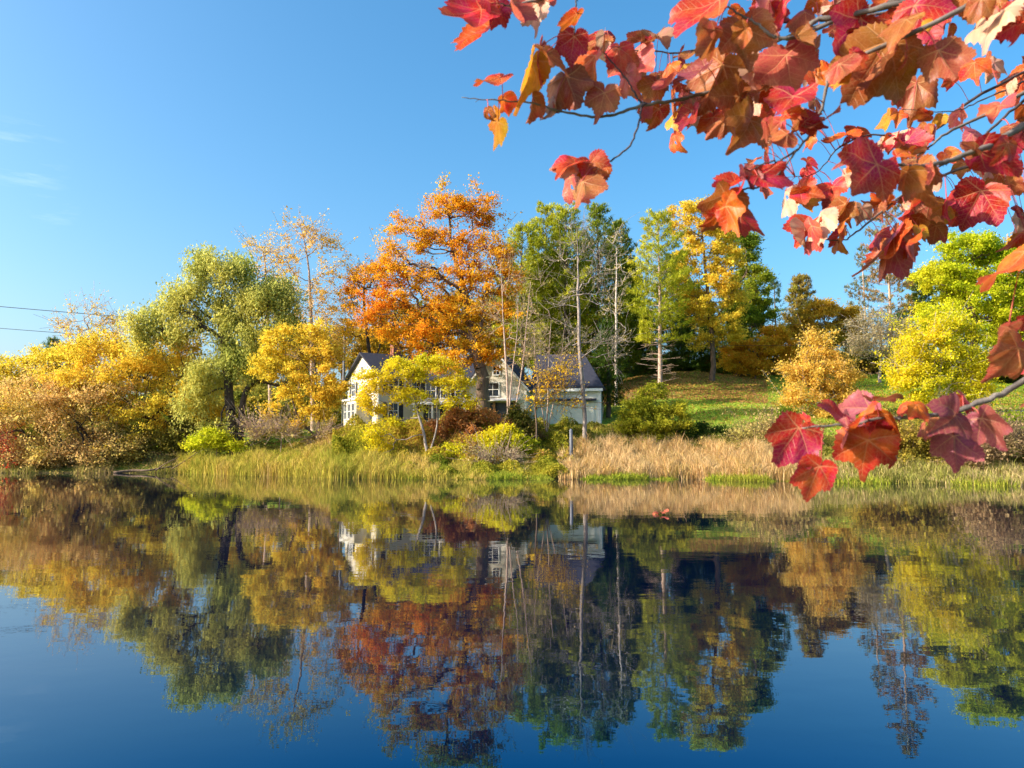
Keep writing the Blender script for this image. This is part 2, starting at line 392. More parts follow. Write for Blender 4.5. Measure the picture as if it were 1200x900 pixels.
def tree(name, label, cat, base, trunk, blobs, pal, Y, leaves=8000, leaf=.2, targets=160, rbase=.3, bark=BARK_BROWN, bal=.25, spread=.45,
         seed=1, style="leaf", twigs=0, rmin=.014, group=None, depth=.85, first=None, up=.5, mixr=.45, shift=0., stems=(), crown_name="crown", scale=2.2, arc=.12, wob=.05):
    """base: (px, Y) at the ground; trunk: photo points up the stem; blobs: (px, py, rx, ry[, dY[, share]]) the crown's masses"""
    rg = np.random.default_rng(seed)
    if style == "leaf" and rbase > .06: leaf *= .8; leaves = int(leaves * 1.55); mixr += .08; targets = int(targets * (2.4 if leaves > 5000 else 1.3)); spread *= .72
    bx = (base[0] - 600) / 900 * base[1]; by = base[1]; bz = gz(bx, by) - .12
    root = thing(name, label, cat, (bx, by, bz), group); O = np.array([bx, by, bz])
    W = lambda q: at(q[0], q[1], by + (q[2] if len(q) > 2 else 0))
    pts = [O] + [W(q) for q in trunk]
    tr = smooth_chain(pts, max(3, int(12 / len(pts))))
    tr[1:-1] += rg.normal(size=(len(tr) - 2, 3)) * rbase * .12
    T = []; tot = sum(b[2] * b[3] * (b[5] if len(b) > 5 else 1) for b in blobs)
    for b in blobs:
        m = max(3, int(targets * b[2] * b[3] * (b[5] if len(b) > 5 else 1) / tot)); c = at(b[0], b[1], by + (b[4] if len(b) > 4 else 0)); k = by / 900
        d = rg.normal(size=(m, 3)); d /= np.linalg.norm(d, axis=1, keepdims=True); d *= (rg.random(m) ** .42 * (1 + .38 * rg.random(m) ** 4))[:, None]
        T.append(c + d * np.array([b[2] * k, (b[2] + b[3]) * .5 * k * depth, b[3] * k]))
    T = np.concatenate(T)
    gg = ground(T[:, 0], T[:, 1]) + .25; T[:, 2] = np.maximum(T[:, 2], gg)
    P, par, cnt, tips = grow(tr, T, bal, rg, step=.55 if by < 75 else .8, first=first if first is not None else max(1, len(tr) // 3), arc=arc, wob=wob)
    nt_ = len(tr)
    if twigs:
        src = np.nonzero(cnt <= 3)[0]; src = src[src >= nt_]; s = rg.choice(src, twigs)
        dirn = P[s] - P[par[s]]; dirn /= np.linalg.norm(dirn, axis=1, keepdims=True) + 1e-9
        dirn = dirn + rg.normal(size=dirn.shape) * .55 + np.array([0, 0, .35]); ln = rg.uniform(.4, 1.3, (twigs, 1))
        e1 = P[s] + dirn * ln * .5; e2 = e1 + (dirn + rg.normal(size=dirn.shape) * .3) * ln * .5
        n = len(P); P = np.concatenate([P, e1, e2]); par = np.concatenate([par, s, n + np.arange(twigs)]); cnt = np.concatenate([cnt, np.full(2 * twigs, .3)])
    link("trunk", limb_mesh("trunk", P - O, par, cnt, rbase, rmin, nt_=nt_), bark, root)
    for st in stems:
        q = smooth_chain([O + np.array([rg.uniform(-.3, .3), rg.uniform(-.3, .3), 0])] + [W(x) for x in st], 5)
        m = MB(); m.tube(q - O, np.linspace(rbase * .7, rbase * .22, len(q)), 7); m.build("stem", bark, root, True)
    if leaves:
        if twigs: cand = np.nonzero(cnt <= 3)[0]
        else: cand = np.nonzero(cnt <= 2.5)[0]
        cand = cand[cand >= nt_]
        if style == "willow":
            ns = leaves // 9; s = rg.choice(cand, ns); st = P[s] + rg.normal(size=(ns, 3)) * spread
            ln = rg.uniform(.5, 2.0, ns) * rg.uniform(.5, 1, ns); sw = rg.normal(size=(ns, 3)) * .2; sw[:, 2] = -1
            k = np.linspace(0, 1, 9) * np.where(np.arange(9) % 2, 1, .8); C = st[:, None] + sw[:, None] * (ln[:, None] * k)[..., None] + rg.normal(size=(ns, 9, 3)) * .16
            C = C.reshape(-1, 3); V, F = leaf_quads(C, leaf, rg, .3, .42, np.repeat(sw, 9, 0) * .5)
            col = pick(pal, np.repeat(st, 9, 0), rg, scale, mixr, shift)
        else:
            s = rg.choice(cand, leaves, p=(lambda q: q / q.sum())(rg.gamma(1.3, 1., len(cand)))); fr = rg.random((leaves, 1)); C = P[s] * fr + P[par[s]] * (1 - fr) + rg.normal(size=(leaves, 3)) * np.array([spread, spread, spread * .62]) * rg.uniform(.5, 1.2, (len(s), 1))
            g0 = ground(C[:, 0], C[:, 1]) + .05; C[:, 2] = np.maximum(C[:, 2], g0)
            V, F = leaf_quads(C, leaf, rg, up); col = pick(pal, P[s], rg, scale, mixr, shift)
        link(crown_name, mesh_np(crown_name, V - O, [F], col), LEAF, root)
    return root

def conifer(name, label, px, Y, top, start, width, pal="pine", kind="pine", seed=1, bark=BARK_BROWN, rbase=.24, group=None, dens=1., dead=0, lean=0):
    """px, Y: the foot; top: photo row of the tip; start: row where the crown begins; width: half-width in photo px"""
    rg = np.random.default_rng(seed); x = (px - 600) / 900 * Y; z0 = gz(x, Y) - .1; O = np.array([x, Y, z0])
    root = thing(name, label, "tree", O, group); H = at(px, top, Y)[2] - z0; hs = max(.3, at(px, start, Y)[2] - z0); Wd = width * Y / 900
    hh = np.linspace(0, H, 16); tx = np.stack([np.sin(hh * .35 + seed) * .06 + lean * hh / H, np.cos(hh * .3 + seed) * .06, hh], 1)
    m = MB(); m.tube(tx, rbase * (1 - .93 * hh / H) + .012, 8)
    segs = []; TP = []; TD = []
    h = hs; gap = .62 if kind == "pine" else .42
    axis = lambda q: np.array([np.interp(q, hh, tx[:, 0]), np.interp(q, hh, tx[:, 1]), q])
    while h < H - .25:
        f = (h - hs) / (H - hs)
        env = ((.55 + .45 * min(1, f / .3)) * (1 - f) ** .62 if kind == "pine" else (1 - f) ** .85 * min(1, .7 + f * 2)) * Wd + .25
        nb = rg.integers(4, 7) if kind == "pine" else rg.integers(6, 9)
        a0 = rg.uniform(0, 6.28)
        for k in range(nb):
            if rg.random() > .93 * min(1, dens + .25): continue
            az = a0 + k * 2 * PI / nb + rg.normal() * .25; Lb = env * rg.uniform(.55, 1.15); p = axis(h + rg.normal() * .12)
            slope = (.12 + .45 * f) if kind == "pine" else (-.28 + .5 * f)
            d = np.array([math.cos(az), math.sin(az), slope]); side = np.array([-math.sin(az), math.cos(az), 0])
            n = max(2, int(Lb / .38)); s = np.linspace(0, 1, n + 1); q = p + d * (Lb * s)[:, None]
            q[:, 2] += (Lb * .12 * s ** 2 if kind == "pine" else Lb * (.16 * s ** 2.5))
            segs += [(q[i], q[i + 1], .035 * (1 - s[i]) + .008) for i in range(n)]
            for i in range(1, n + 1):
                if s[i] < (.35 if kind == "pine" else .15): continue
                sub = (1 - s[i]) * Lb * .55 + .18
                for sgn in (-1, 0, 1):
                    for e in ((.35, .95) if sgn else (.1,)):
                        if rg.random() > dens: continue
                        dd = d * .6 + side * sgn; pos = q[i] + dd * sub * e * rg.uniform(.7, 1.2) + rg.normal(size=3) * .1
                        TP.append(pos); TD.append(dd + np.array([0, 0, .35 if kind == "pine" else -.1]))
        h += gap * rg.uniform(.75, 1.25)
    for _ in range(dead):
        q = rg.uniform(H * .06, max(H * .12, hs * 1.05)); az = rg.uniform(0, 6.28); Lb = rg.uniform(.8, 2.6); p = axis(q); e = p + np.array([math.cos(az), math.sin(az), rg.uniform(-.1, .2)]) * Lb
        segs.append((p, e, .022)); mid = (p + e) / 2
        for _k in range(3): segs.append((mid, mid + (e - p) * .4 + rg.normal(size=3) * .3, .01))
    if segs:
        a = np.array([s[0] for s in segs]); b = np.array([s[1] for s in segs]); r = np.array([s[2] for s in segs])
        V, F = tubes_np(a, b, r, r * .7, 3); m.V.append(V); m.F += (F + m.n).tolist(); m.n += len(V)
    m.build("trunk", bark, root, True)
    TP.append(axis(H - .1)); TD.append(np.array([0, 0, 1.])); TP = np.array(TP); TD = np.array(TD); TD /= np.linalg.norm(TD, axis=1, keepdims=True)
    nb = 12 if kind == "pine" else 8; bl = (.36 if kind == "pine" else .26) * (1 if Y < 95 else 1.2)
    B = np.repeat(TP, nb, 0); D = np.repeat(TD, nb, 0) * .75 + rg.normal(size=(len(B), 3)) * .6; D /= np.linalg.norm(D, axis=1, keepdims=True)
    sd, _ = perp(D + rg.normal(size=D.shape) * .3); ln = bl * rg.uniform(.6, 1.25, (len(B), 1)); w = ln * .17
    B = B + rg.normal(size=B.shape) * .09
    V = np.stack([B - sd * w, B + sd * w, B + D * ln], 1).reshape(-1, 3); F = np.arange(len(V)).reshape(-1, 3)
    col = np.repeat(pick(pal, TP + O, rg, 1.8, .5), nb, 0)
    link("crown", mesh_np("crown", V, [F], col), NEEDLE, root)
    return root

# ---- left bank
tree("leaning_tree", "low yellow tree with dark limbs leaning out over the water on the left bank", "tree", (122, 64.5), [(112, 528), (70, 520), (38, 512)],
     [(40, 480, 55, 30), (95, 490, 50, 28), (55, 520, 60, 22), (120, 470, 40, 25), (30, 545, 45, 12), (-30, 500, 55, 35)], "pinkgold", 64.5, 30000, .19, 260, .24, BARK_DARK, .15, .5, 11, twigs=450, first=3, stems=[[(105, 515), (85, 490), (60, 470)]])
tree("yellow_tree", "broad golden yellow tree on the left bank with limbs spreading leftward beside the willow", "tree", (232, 65.5), [(222, 515), (205, 492), (178, 470)],
     [(135, 440, 55, 32), (185, 430, 50, 30), (220, 455, 35, 35), (110, 410, 38, 22), (165, 480, 55, 25), (205, 405, 32, 18), (150, 515, 40, 18, 0, .6), (240, 490, 22, 22), (90, 450, 40, 25)], "yellow", 65.5, 34000, .19, 330, .27, BARK_DARK, .15, .5, 12, twigs=300, shift=.12, stems=[[(205, 500), (165, 488), (130, 478)]])
tree("yellow_tree", "yellow rounded tree at the far left end of the bank under the power lines", "tree", (15, 70), [(12, 500), (20, 460)],
     [(15, 440, 45, 28), (60, 430, 42, 25), (-40, 455, 50, 35), (30, 475, 60, 30), (85, 420, 25, 15)], "yellow", 70, 24000, .2, 220, .25, BARK_DARK, .2, .55, 13)
tree("sparse_tree", "thin half bare tree rising above the yellow trees below the power line on the left", "tree", (150, 74), [(140, 480), (118, 430), (104, 385)],
     [(105, 372, 20, 18), (85, 388, 18, 14), (125, 382, 18, 16), (110, 405, 30, 18), (148, 390, 16, 14), (98, 410, 25, 12)], "buff", 74, 2400, .17, 120, .14, BARK_PINK, .15, .35, 14, twigs=380)
conifer("dark_conifer", "dark conifer tip showing over the yellow treetops at the far left", 58, 92, 393, 470, 22, "spruce", "spruce", 15)
conifer("dark_conifer", "dark conifer tip half hidden behind the thin tree on the left", 92, 94, 398, 470, 18, "spruce", "spruce", 16)
tree("willow_tree", "big olive green weeping willow with a thick dark trunk near the water", "tree", (277, 63), [(272, 495), (268, 455), (262, 410), (258, 370), (262, 330)],
     [(238, 310, 22, 16), (272, 318, 26, 20), (318, 345, 24, 24), (300, 382, 24, 20), (222, 345, 24, 18), (176, 372, 22, 16), (202, 388, 22, 14), (250, 362, 22, 16), (284, 415, 18, 22), (333, 378, 16, 22), (165, 395, 14, 12), (300, 425, 16, 18), (262, 395, 14, 14), (290, 350, 20, 16), (232, 372, 18, 14), (205, 360, 16, 12), (272, 375, 16, 14), (225, 465, 18, 16, 0, .5), (245, 440, 20, 30, 0, .6), (250, 510, 22, 14, 0, .6)],
     "willow", 63, 70000, .22, 360, .42, BARK_DARK, .2, .45, 17, "willow", depth=.8, stems=[[(285, 470), (298, 448), (320, 450), (338, 458)]], scale=2.5)
tree("orange_tree", "thin pale orange tree standing behind the willow crown", "tree", (318, 76), [(316, 440), (312, 340), (310, 300)],
     [(308, 290, 22, 16), (325, 300, 18, 16), (295, 320, 20, 16), (330, 330, 16, 20), (312, 360, 25, 25)], "buff", 76, 1900, .2, 130, .2, BARK_PINK, .15, .4, 18, twigs=250, shift=-.1)
tree("tall_tree", "tall open tree with a few yellow leaf tufts beside the willow", "tree", (368, 74), [(366, 440), (364, 360), (360, 300), (352, 265)],
     [(350, 270, 20, 16), (375, 285, 22, 16), (340, 300, 18, 14), (395, 290, 10, 8), (385, 318, 18, 14), (345, 335, 22, 16), (372, 345, 26, 16), (355, 372, 30, 20), (380, 375, 26, 20), (345, 400, 30, 18), (385, 405, 22, 18)], "buff", 74, 5200, .2, 190, .24, BARK_PINK, .15, .36, 19, twigs=400)
tree("golden_tree", "golden tree on the bank with two slim leaning stems between willow and house", "tree", (372, 60.5), [(374, 480), (371, 440), (366, 410)],
     [(330, 400, 24, 20), (365, 395, 28, 22), (384, 415, 18, 22), (345, 435, 30, 20), (378, 455, 26, 20), (315, 425, 20, 18), (392, 465, 12, 14), (338, 462, 20, 12), (322, 480, 18, 10), (362, 480, 20, 10), (385, 488, 14, 8), (345, 495, 14, 6), (372, 385, 14, 10)], "yellow", 60.5, 15000, .19, 240, .13, BARK_BROWN, .2, .42, 20, shift=.2, stems=[[(350, 490), (340, 455), (333, 430)]])
tree("orange_tree", "slender orange tree with a forked dark stem rising behind the white house", "tree", (436, 76), [(436, 440), (430, 390), (426, 350), (428, 325)],
     [(425, 330, 20, 15), (440, 320, 14, 12), (412, 355, 14, 16), (445, 355, 14, 18), (410, 385, 14, 14), (450, 390, 14, 14)], "orange", 76, 6000, .2, 150, .2, BARK_DARK, .15, .4, 21, twigs=200, shift=-.12, stems=[[(440, 430), (447, 395), (446, 370)]])
# ---- the big maple and the trees round the house
tree("maple_tree", "huge orange maple with a thick trunk towering over the white house", "tree", (565, 62), [(566, 470), (563, 430), (553, 385), (540, 330), (528, 280), (524, 245)],
     [(529, 240, 28, 20), (561, 250, 22, 22), (496, 275, 24, 20), (538, 285, 35, 20), (461, 295, 22, 18), (449, 320, 28, 16), (490, 325, 37, 20), (550, 330, 37, 26), (467, 355, 41, 20), (526, 370, 43, 22), (573, 375, 26, 28), (485, 395, 45, 16), (553, 410, 37, 18), (502, 415, 27, 12), (585, 300, 13, 26, 0, 0.7), (526, 428, 24, 12, -2), (579, 420, 19, 14), (435, 375, 24, 16), (473, 265, 15, 14), (591, 330, 17, 30), (590, 300, 12, 22, 0, 0.5), (592, 360, 12, 20, 0, 0.5)],
     "orange", 62, 44000, .18, 520, .5, BARK_BROWN, .18, .42, 22, twigs=350, depth=.8, shift=-.04)
tree("yellow_tree", "small lemon yellow tree with two slim stems on the bank before the white house", "tree", (502, 54.5), [(497, 510), (489, 480), (485, 460)],
     [(447, 447, 20, 14), (485, 438, 26, 15), (532, 448, 22, 14), (465, 428, 18, 9), (440, 478, 16, 12), (478, 465, 22, 11), (520, 430, 20, 9), (548, 468, 12, 10, 0, .5), (440, 508, 16, 12), (503, 422, 16, 7), (462, 494, 16, 8), (525, 470, 18, 9), (448, 527, 16, 9), (495, 478, 10, 7, 0, .5), (430, 466, 12, 12), (428, 440, 10, 8)], "lemon", 54.5, 15500, .15, 300, .11, BARK_GREY, .2, .36, 23, shift=.02, stems=[[(512, 500), (512, 470), (517, 450)]])
tree("bare_tree", "bare grey tree of many pinkish stems between the maple and the house gable", "tree", (596, 57.3), [(594, 440), (590, 380), (588, 330), (586, 305)],
     [(585, 310, 14, 22), (600, 330, 14, 22), (608, 380, 16, 30), (580, 370, 14, 24), (620, 400, 14, 26)], "dull", 57.3, 350, .15, 70, .085, BARK_PINK, .1, .3, 24, twigs=300, rmin=.006, stems=[[(612, 430), (618, 370), (622, 330)], [(600, 440), (606, 390), (606, 345)]], arc=.02)
tree("bare_tree", "leafless thicket of thin pinkish stems standing before the dark garage roof", "tree", (640, 57), [(642, 470), (643, 420), (646, 375)],
     [(620, 420, 14, 24), (640, 390, 14, 26), (655, 420, 14, 26), (630, 350, 10, 22)], "dull", 57, 250, .15, 60, .055, BARK_PINK, .1, .3, 25, twigs=260, rmin=.006, arc=.02, stems=[[(628, 430), (626, 380)], [(655, 440), (662, 380)]])
tree("bare_tree", "tall leafless pale tree with a grey trunk beside the wooden stake", "tree", (686, 55.5), [(684, 470), (680, 420), (678, 360), (677, 310), (676, 268)],
     [(675, 272, 18, 18), (690, 290, 22, 20), (665, 310, 16, 18), (705, 310, 18, 22), (690, 340, 26, 24), (715, 350, 12, 20), (660, 350, 14, 18), (700, 400, 24, 22), (668, 395, 14, 18), (712, 420, 14, 14), (655, 430, 16, 10)], "grey", 55.5, 350, .13, 120, .155, BARK_GREY, .1, .35, 26, twigs=600, rmin=.006, arc=.04)
tree("small_tree", "small thin tree with sparse ochre leaves in front of the garage wall", "tree", (628, 54.6), [(629, 500), (627, 470), (630, 450)],
     [(634, 442, 14, 14), (650, 450, 18, 14), (662, 432, 14, 10), (642, 468, 22, 9), (668, 472, 18, 7), (625, 474, 10, 7)], "golden", 54.6, 1100, .16, 110, .075, BARK_BROWN, .15, .3, 27, twigs=260, shift=-.2)
# ---- pines behind the houses
conifer("pine_tree", "tall bright green pine rising behind the house gable beside the maple", 612, 82, 262, 430, 46, "pine", "pine", 31, dead=14)
conifer("pine_tree", "tall pine with a pointed top behind the garage, left of the tallest pine", 640, 86, 243, 430, 44, "pine", "pine", 32, dead=14)
conifer("pine_tree", "tallest bright green pine of the group behind the garage", 664, 84, 240, 430, 50, "pine", "pine", 33, dead=14)
conifer("pine_tree", "dense green pine behind the bare pale tree", 702, 88, 240, 430, 46, [(.18, .25, .03), (.31, .37, .03), (.47, .49, .04), (.60, .57, .06)], "pine", 34, dead=12)
conifer("pine_tree", "dark narrow pine at the right edge of the tall group behind the garage", 727, 92, 262, 430, 38, [(.14, .21, .03), (.24, .30, .03), (.38, .41, .04)], "pine", 35, dead=14)
conifer("pine_tree", "lone pine with a long bare reddish trunk at the top of the brown slope", 775, 80, 252, 402, 52, "pine", "pine", 36, BARK_PINK, .25, dead=34, dens=.8)
tree("bare_tree", "slim pale dead looking tree with a straight trunk in front of the dark pines", "tree", (722, 76), [(722, 420), (722, 350), (723, 290)],
     [(722, 285, 10, 18), (728, 320, 12, 24), (718, 350, 12, 24), (726, 390, 12, 20)], "dull", 76, 200, .18, 50, .14, BARK_PALE, .1, .35, 37, twigs=130, rmin=.008, arc=.02)
conifer("spruce_tree", "low dark green spruce standing beside the right end of the garage", 713, 72, 372, 470, 26, [(.05, .10, .02), (.10, .17, .025), (.18, .24, .03)], "spruce", 38)
conifer("spruce_tree", "small dark spruce deep among the pine trunks behind the garage", 690, 90, 350, 445, 26, "spruce", "spruce", 39)
tree("maple_tree", "tall bright yellow maple at the top of the lawn beside the lone pine", "tree", (835, 88), [(836, 420), (832, 370), (826, 310), (822, 265)],
     [(812, 245, 28, 13), (835, 240, 18, 12), (825, 275, 34, 20), (850, 300, 26, 20), (812, 305, 26, 18), (835, 335, 38, 22), (860, 345, 20, 20), (815, 355, 26, 16), (838, 378, 34, 16), (830, 400, 26, 10), (800, 260, 16, 14), (845, 265, 20, 18), (800, 330, 18, 16), (850, 390, 24, 12)],
     "yellow", 88, 34000, .25, 300, .3, BARK_BROWN, .2, .5, 40, shift=.12, mixr=.5)
tree("green_tree", "dark green tree half hidden behind the tall yellow maple", "tree", (868, 95), [(868, 400), (866, 330)],
     [(866, 290, 22, 22), (880, 330, 20, 26), (870, 370, 22, 24), (888, 365, 16, 20)], "green", 95, 20000, .27, 130, .3, BARK_BROWN, .2, .6, 41)
conifer("dark_conifer", "dark green conifer behind the orange thicket at the end of the lawn", 884, 100, 330, 430, 20, "spruce", "spruce", 42)
conifer("dark_conifer", "brownish pine standing right of the gap in the trees", 942, 104, 322, 420, 24, "brownpine", "pine", 43)
conifer("hazed_conifer", "thin see-through conifer tinted with blue distance haze in the gap in the trees", 912, 118, 325, 425, 17, "haze_teal", "pine", 44, dens=.4)  # blue fade of distance is mixed into the needle colour
tree("orange_thicket", "orange and gold thicket along the top edge of the lawn", "shrub", (886, 93), [(886, 425)],
     [(870, 412, 22, 16), (900, 405, 24, 18), (920, 415, 18, 14), (885, 428, 30, 9), (855, 425, 14, 9), (912, 392, 14, 10)], [(.84, .6, .05), (.9, .54, .04), (.88, .42, .04), (.84, .3, .03)], 93, 22000, .25, 150, .12, BARK_BROWN, .2, .5, 45, first=1, shift=-.12)
tree("golden_tree", "dull golden tree behind the buff tree on the lawn", "tree", (968, 96), [(968, 420), (968, 380)],
     [(958, 365, 26, 16), (985, 375, 24, 16), (965, 395, 32, 16), (1000, 395, 16, 18), (940, 385, 16, 16)], [(.30, .28, .04), (.58, .42, .05), (.70, .44, .04), (.66, .34, .05)], 96, 22000, .25, 150, .25, BARK_BROWN, .2, .55, 46)
tree("buff_tree", "pale golden bushy tree standing alone on the sunlit lawn", "tree", (962, 66), [(962, 465), (960, 440)],
     [(960, 415, 20, 12), (945, 435, 26, 14), (980, 440, 26, 16), (955, 460, 34, 14), (990, 465, 20, 12), (935, 470, 18, 10), (965, 482, 28, 9), (960, 400, 12, 8)], "buff", 66, 18000, .18, 230, .14, BARK_GREY, .2, .4, 47, twigs=200, mixr=.6)
tree("grey_tree", "greyish nearly leafless tree beside the big lime green tree", "tree", (1032, 88), [(1032, 420), (1032, 390)],
     [(1025, 380, 22, 16), (1045, 390, 22, 18), (1035, 410, 28, 16), (1015, 405, 16, 16)], "grey", 88, 4500, .2, 170, .18, BARK_GREY, .15, .5, 48, twigs=400)
conifer("thin_pine", "tall thin orange tinged pine rising behind the foreground leaves beside the lime tree", 1048, 100, 222, 400, 36, [(.45, .26, .10), (.5, .3, .12), (.3, .3, .12), (.45, .22, .08)], "pine", 49, BARK_PINK, .25, dens=.42)
conifer("thin_pine", "second tall thin pine between the lone buff tree and the lime tree", 1018, 108, 290, 410, 24, [(.4, .26, .10), (.3, .3, .14), (.2, .28, .14)], "pine", 50, BARK_PINK, .22, dens=.35)
tree("lime_tree", "great lime green tree at the right of the lawn", "tree", (1140, 68), [(1142, 420), (1142, 360), (1140, 310)],
     [(1130, 290, 34, 18), (1165, 300, 34, 22), (1110, 325, 34, 22), (1150, 340, 44, 26), (1190, 345, 34, 28), (1125, 370, 48, 24), (1175, 385, 40, 24), (1210, 395, 30, 28)],
     "lime", 68, 62000, .2, 340, .4, BARK_BROWN, .2, .5, 51, shift=.1)
tree("yellow_tree", "pale yellow bushy tree in front of the great lime tree", "tree", (1098, 60), [(1100, 450), (1103, 425)],
     [(1085, 400, 28, 16), (1070, 425, 26, 16), (1115, 420, 34, 18), (1090, 445, 40, 16), (1140, 450, 26, 16), (1060, 445, 16, 12), (1110, 470, 44, 12), (1150, 425, 20, 16), (1120, 385, 26, 14)], "lemon", 60, 26000, .17, 300, .16, BARK_PALE, .2, .42, 52, twigs=250, shift=-.12, stems=[[(1115, 445), (1122, 420)]])
tree("orange_tree", "orange tree at the right edge behind the lime tree", "tree", (1215, 78), [(1215, 400), (1213, 340)],
     [(1210, 300, 30, 20), (1225, 330, 36, 26), (1200, 330, 18, 18), (1230, 370, 36, 26), (1190, 285, 16, 12)], "golden", 78, 16000, .22, 170, .3, BARK_BROWN, .2, .5, 53, shift=.1)
tree("green_bush", "round yellow green bush at the foot of the lawn beside the garage", "bush", (768, 56.6), [(768, 495), (768, 475)],
     [(765, 462, 16, 10), (750, 480, 24, 12), (785, 482, 24, 12), (765, 495, 36, 12), (740, 498, 22, 9), (797, 503, 18, 8), (770, 512, 34, 9), (768, 452, 8, 6)], [(.18, .22, .02), (.34, .37, .03), (.52, .48, .04), (.62, .54, .05)], 56.6, 24000, .15, 210, .08, BARK_BROWN, .2, .33, 54, first=1)
# ---- bank shrubs
def shrub(name, label, px, Y, blobs, pal, n, leaf=.15, seed=1, twigs=0, shift=0., group=None, cat="shrub", bark=BARK_BROWN):
    b0 = blobs[0]
    return tree(name, label, cat, (px, Y), [(px, b0[1] + b0[3] * .3)], blobs, pal, Y, n, leaf, max(40, n // 90), .05, bark, .15, .28, seed, twigs=twigs, first=1, shift=shift, group=group, rmin=.01)
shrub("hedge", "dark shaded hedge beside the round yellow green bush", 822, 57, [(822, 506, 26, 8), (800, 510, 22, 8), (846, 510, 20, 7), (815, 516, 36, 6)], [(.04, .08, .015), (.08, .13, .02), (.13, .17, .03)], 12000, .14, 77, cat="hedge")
shrub("rust_shrub", "rust brown shrub below the maple trunk on the bank", 560, 56, [(560, 488, 30, 12), (530, 497, 26, 12), (590, 498, 20, 10), (550, 510, 38, 12), (520, 515, 24, 10)], "rust", 16000, .14, 61)
shrub("yellow_shrub", "yellow green shrub on the bank below the house gable", 590, 54, [(590, 512, 24, 12), (572, 524, 26, 12), (612, 522, 20, 10), (560, 538, 30, 10), (535, 530, 20, 10), (600, 540, 24, 9)], "lemon", 16000, .14, 62, shift=-.3)
shrub("green_shrub", "dark green upright shrub before the gable porch", 603, 56, [(605, 492, 15, 13), (614, 503, 18, 12), (598, 507, 18, 11)], [(.08, .10, .02), (.16, .18, .03), (.26, .24, .04), (.24, .14, .06)], 11000, .14, 63)
shrub("dead_shrub", "grey leafless brush on the bank below the thin ochre tree", 575, 53, [(572, 545, 22, 7), (590, 540, 14, 7)], "grey", 1600, .12, 64, twigs=600, bark=BARK_PINK)
shrub("dead_shrub", "grey tangle of bare brush under the golden tree beside the willow", 330, 60.5, [(330, 508, 34, 9), (365, 512, 26, 7), (305, 512, 20, 8)], "dull", 2200, .13, 65, twigs=1000, bark=BARK_PINK)
shrub("orange_shrub", "small orange shrub on the grass beyond the golden tree's stems", 334, 66, [(334, 500, 16, 8), (322, 505, 10, 7)], "pinkgold", 2600, .14, 66)
shrub("green_shrub", "leafy green shrub behind the willow trunk", 312, 70, [(312, 488, 22, 16), (300, 500, 20, 12), (335, 485, 14, 12)], [(.10, .14, .03), (.18, .22, .04), (.28, .28, .06)], 6000, .17, 67)
shrub("yellow_shrub", "bright yellow green shrub at the willow's foot by the cattails", 255, 61.5, [(248, 512, 20, 10), (270, 522, 18, 8), (232, 520, 16, 9)], "lime", 6000, .14, 68, shift=.15)
shrub("brown_shrub", "dull brown shrub among the tan reeds at the foot of the lawn", 905, 54, [(900, 508, 26, 9), (925, 512, 20, 8), (880, 516, 18, 7)], "dull", 6500, .14, 69, twigs=400)
shrub("green_shrub", "small dark green shrub at the edge of the mown lawn", 925, 60, [(925, 487, 14, 6), (940, 490, 10, 5)], "green", 3000, .14, 70)
shrub("yellow_shrub", "mixed yellow and olive shrubs behind the lowest red leaves", 1065, 47.5, [(1065, 515, 34, 12), (1100, 522, 34, 12), (1030, 522, 26, 10), (1075, 535, 44, 9)], [(.18, .19, .03), (.34, .30, .05), (.54, .40, .06), (.44, .28, .10)], 24000, .13, 71, twigs=500)
shrub("tan_shrub", "pale tan brush at the right end of the bank by the water", 1180, 44.5, [(1180, 522, 34, 14), (1215, 525, 30, 14), (1150, 535, 26, 9)], [(.42, .34, .14), (.54, .40, .2), (.40, .26, .14), (.3, .28, .08)], 18000, .12, 72, twigs=900)
shrub("green_shrub", "dark green shrubs under the lime tree beside the pale path", 1185, 51, [(1185, 492, 26, 8), (1150, 497, 24, 7), (1215, 492, 26, 9)], "green", 5500, .14, 73)
shrub("brown_shrub", "low brown thicket at the muddy foot of the leaning tree", 95, 64, [(95, 535, 40, 10), (140, 528, 28, 10), (60, 540, 30, 8)], "pinkgold", 11000, .15, 74, twigs=900, bark=BARK_DARK)
shrub("red_shrub", "spindly red leaved sapling at the left end of the shore", 8, 62.8, [(8, 525, 10, 14), (14, 540, 8, 10)], [(.5, .06, .03), (.6, .10, .05), (.6, .22, .12)], 700, .15, 75, twigs=120)
shrub("olive_shrub", "olive shrubs behind the fallen log on the left shore", 190, 66, [(190, 520, 30, 11), (220, 512, 22, 14), (160, 525, 20, 10)], [(.14, .16, .03), (.28, .26, .05), (.46, .36, .06)], 16000, .16, 76, twigs=600)

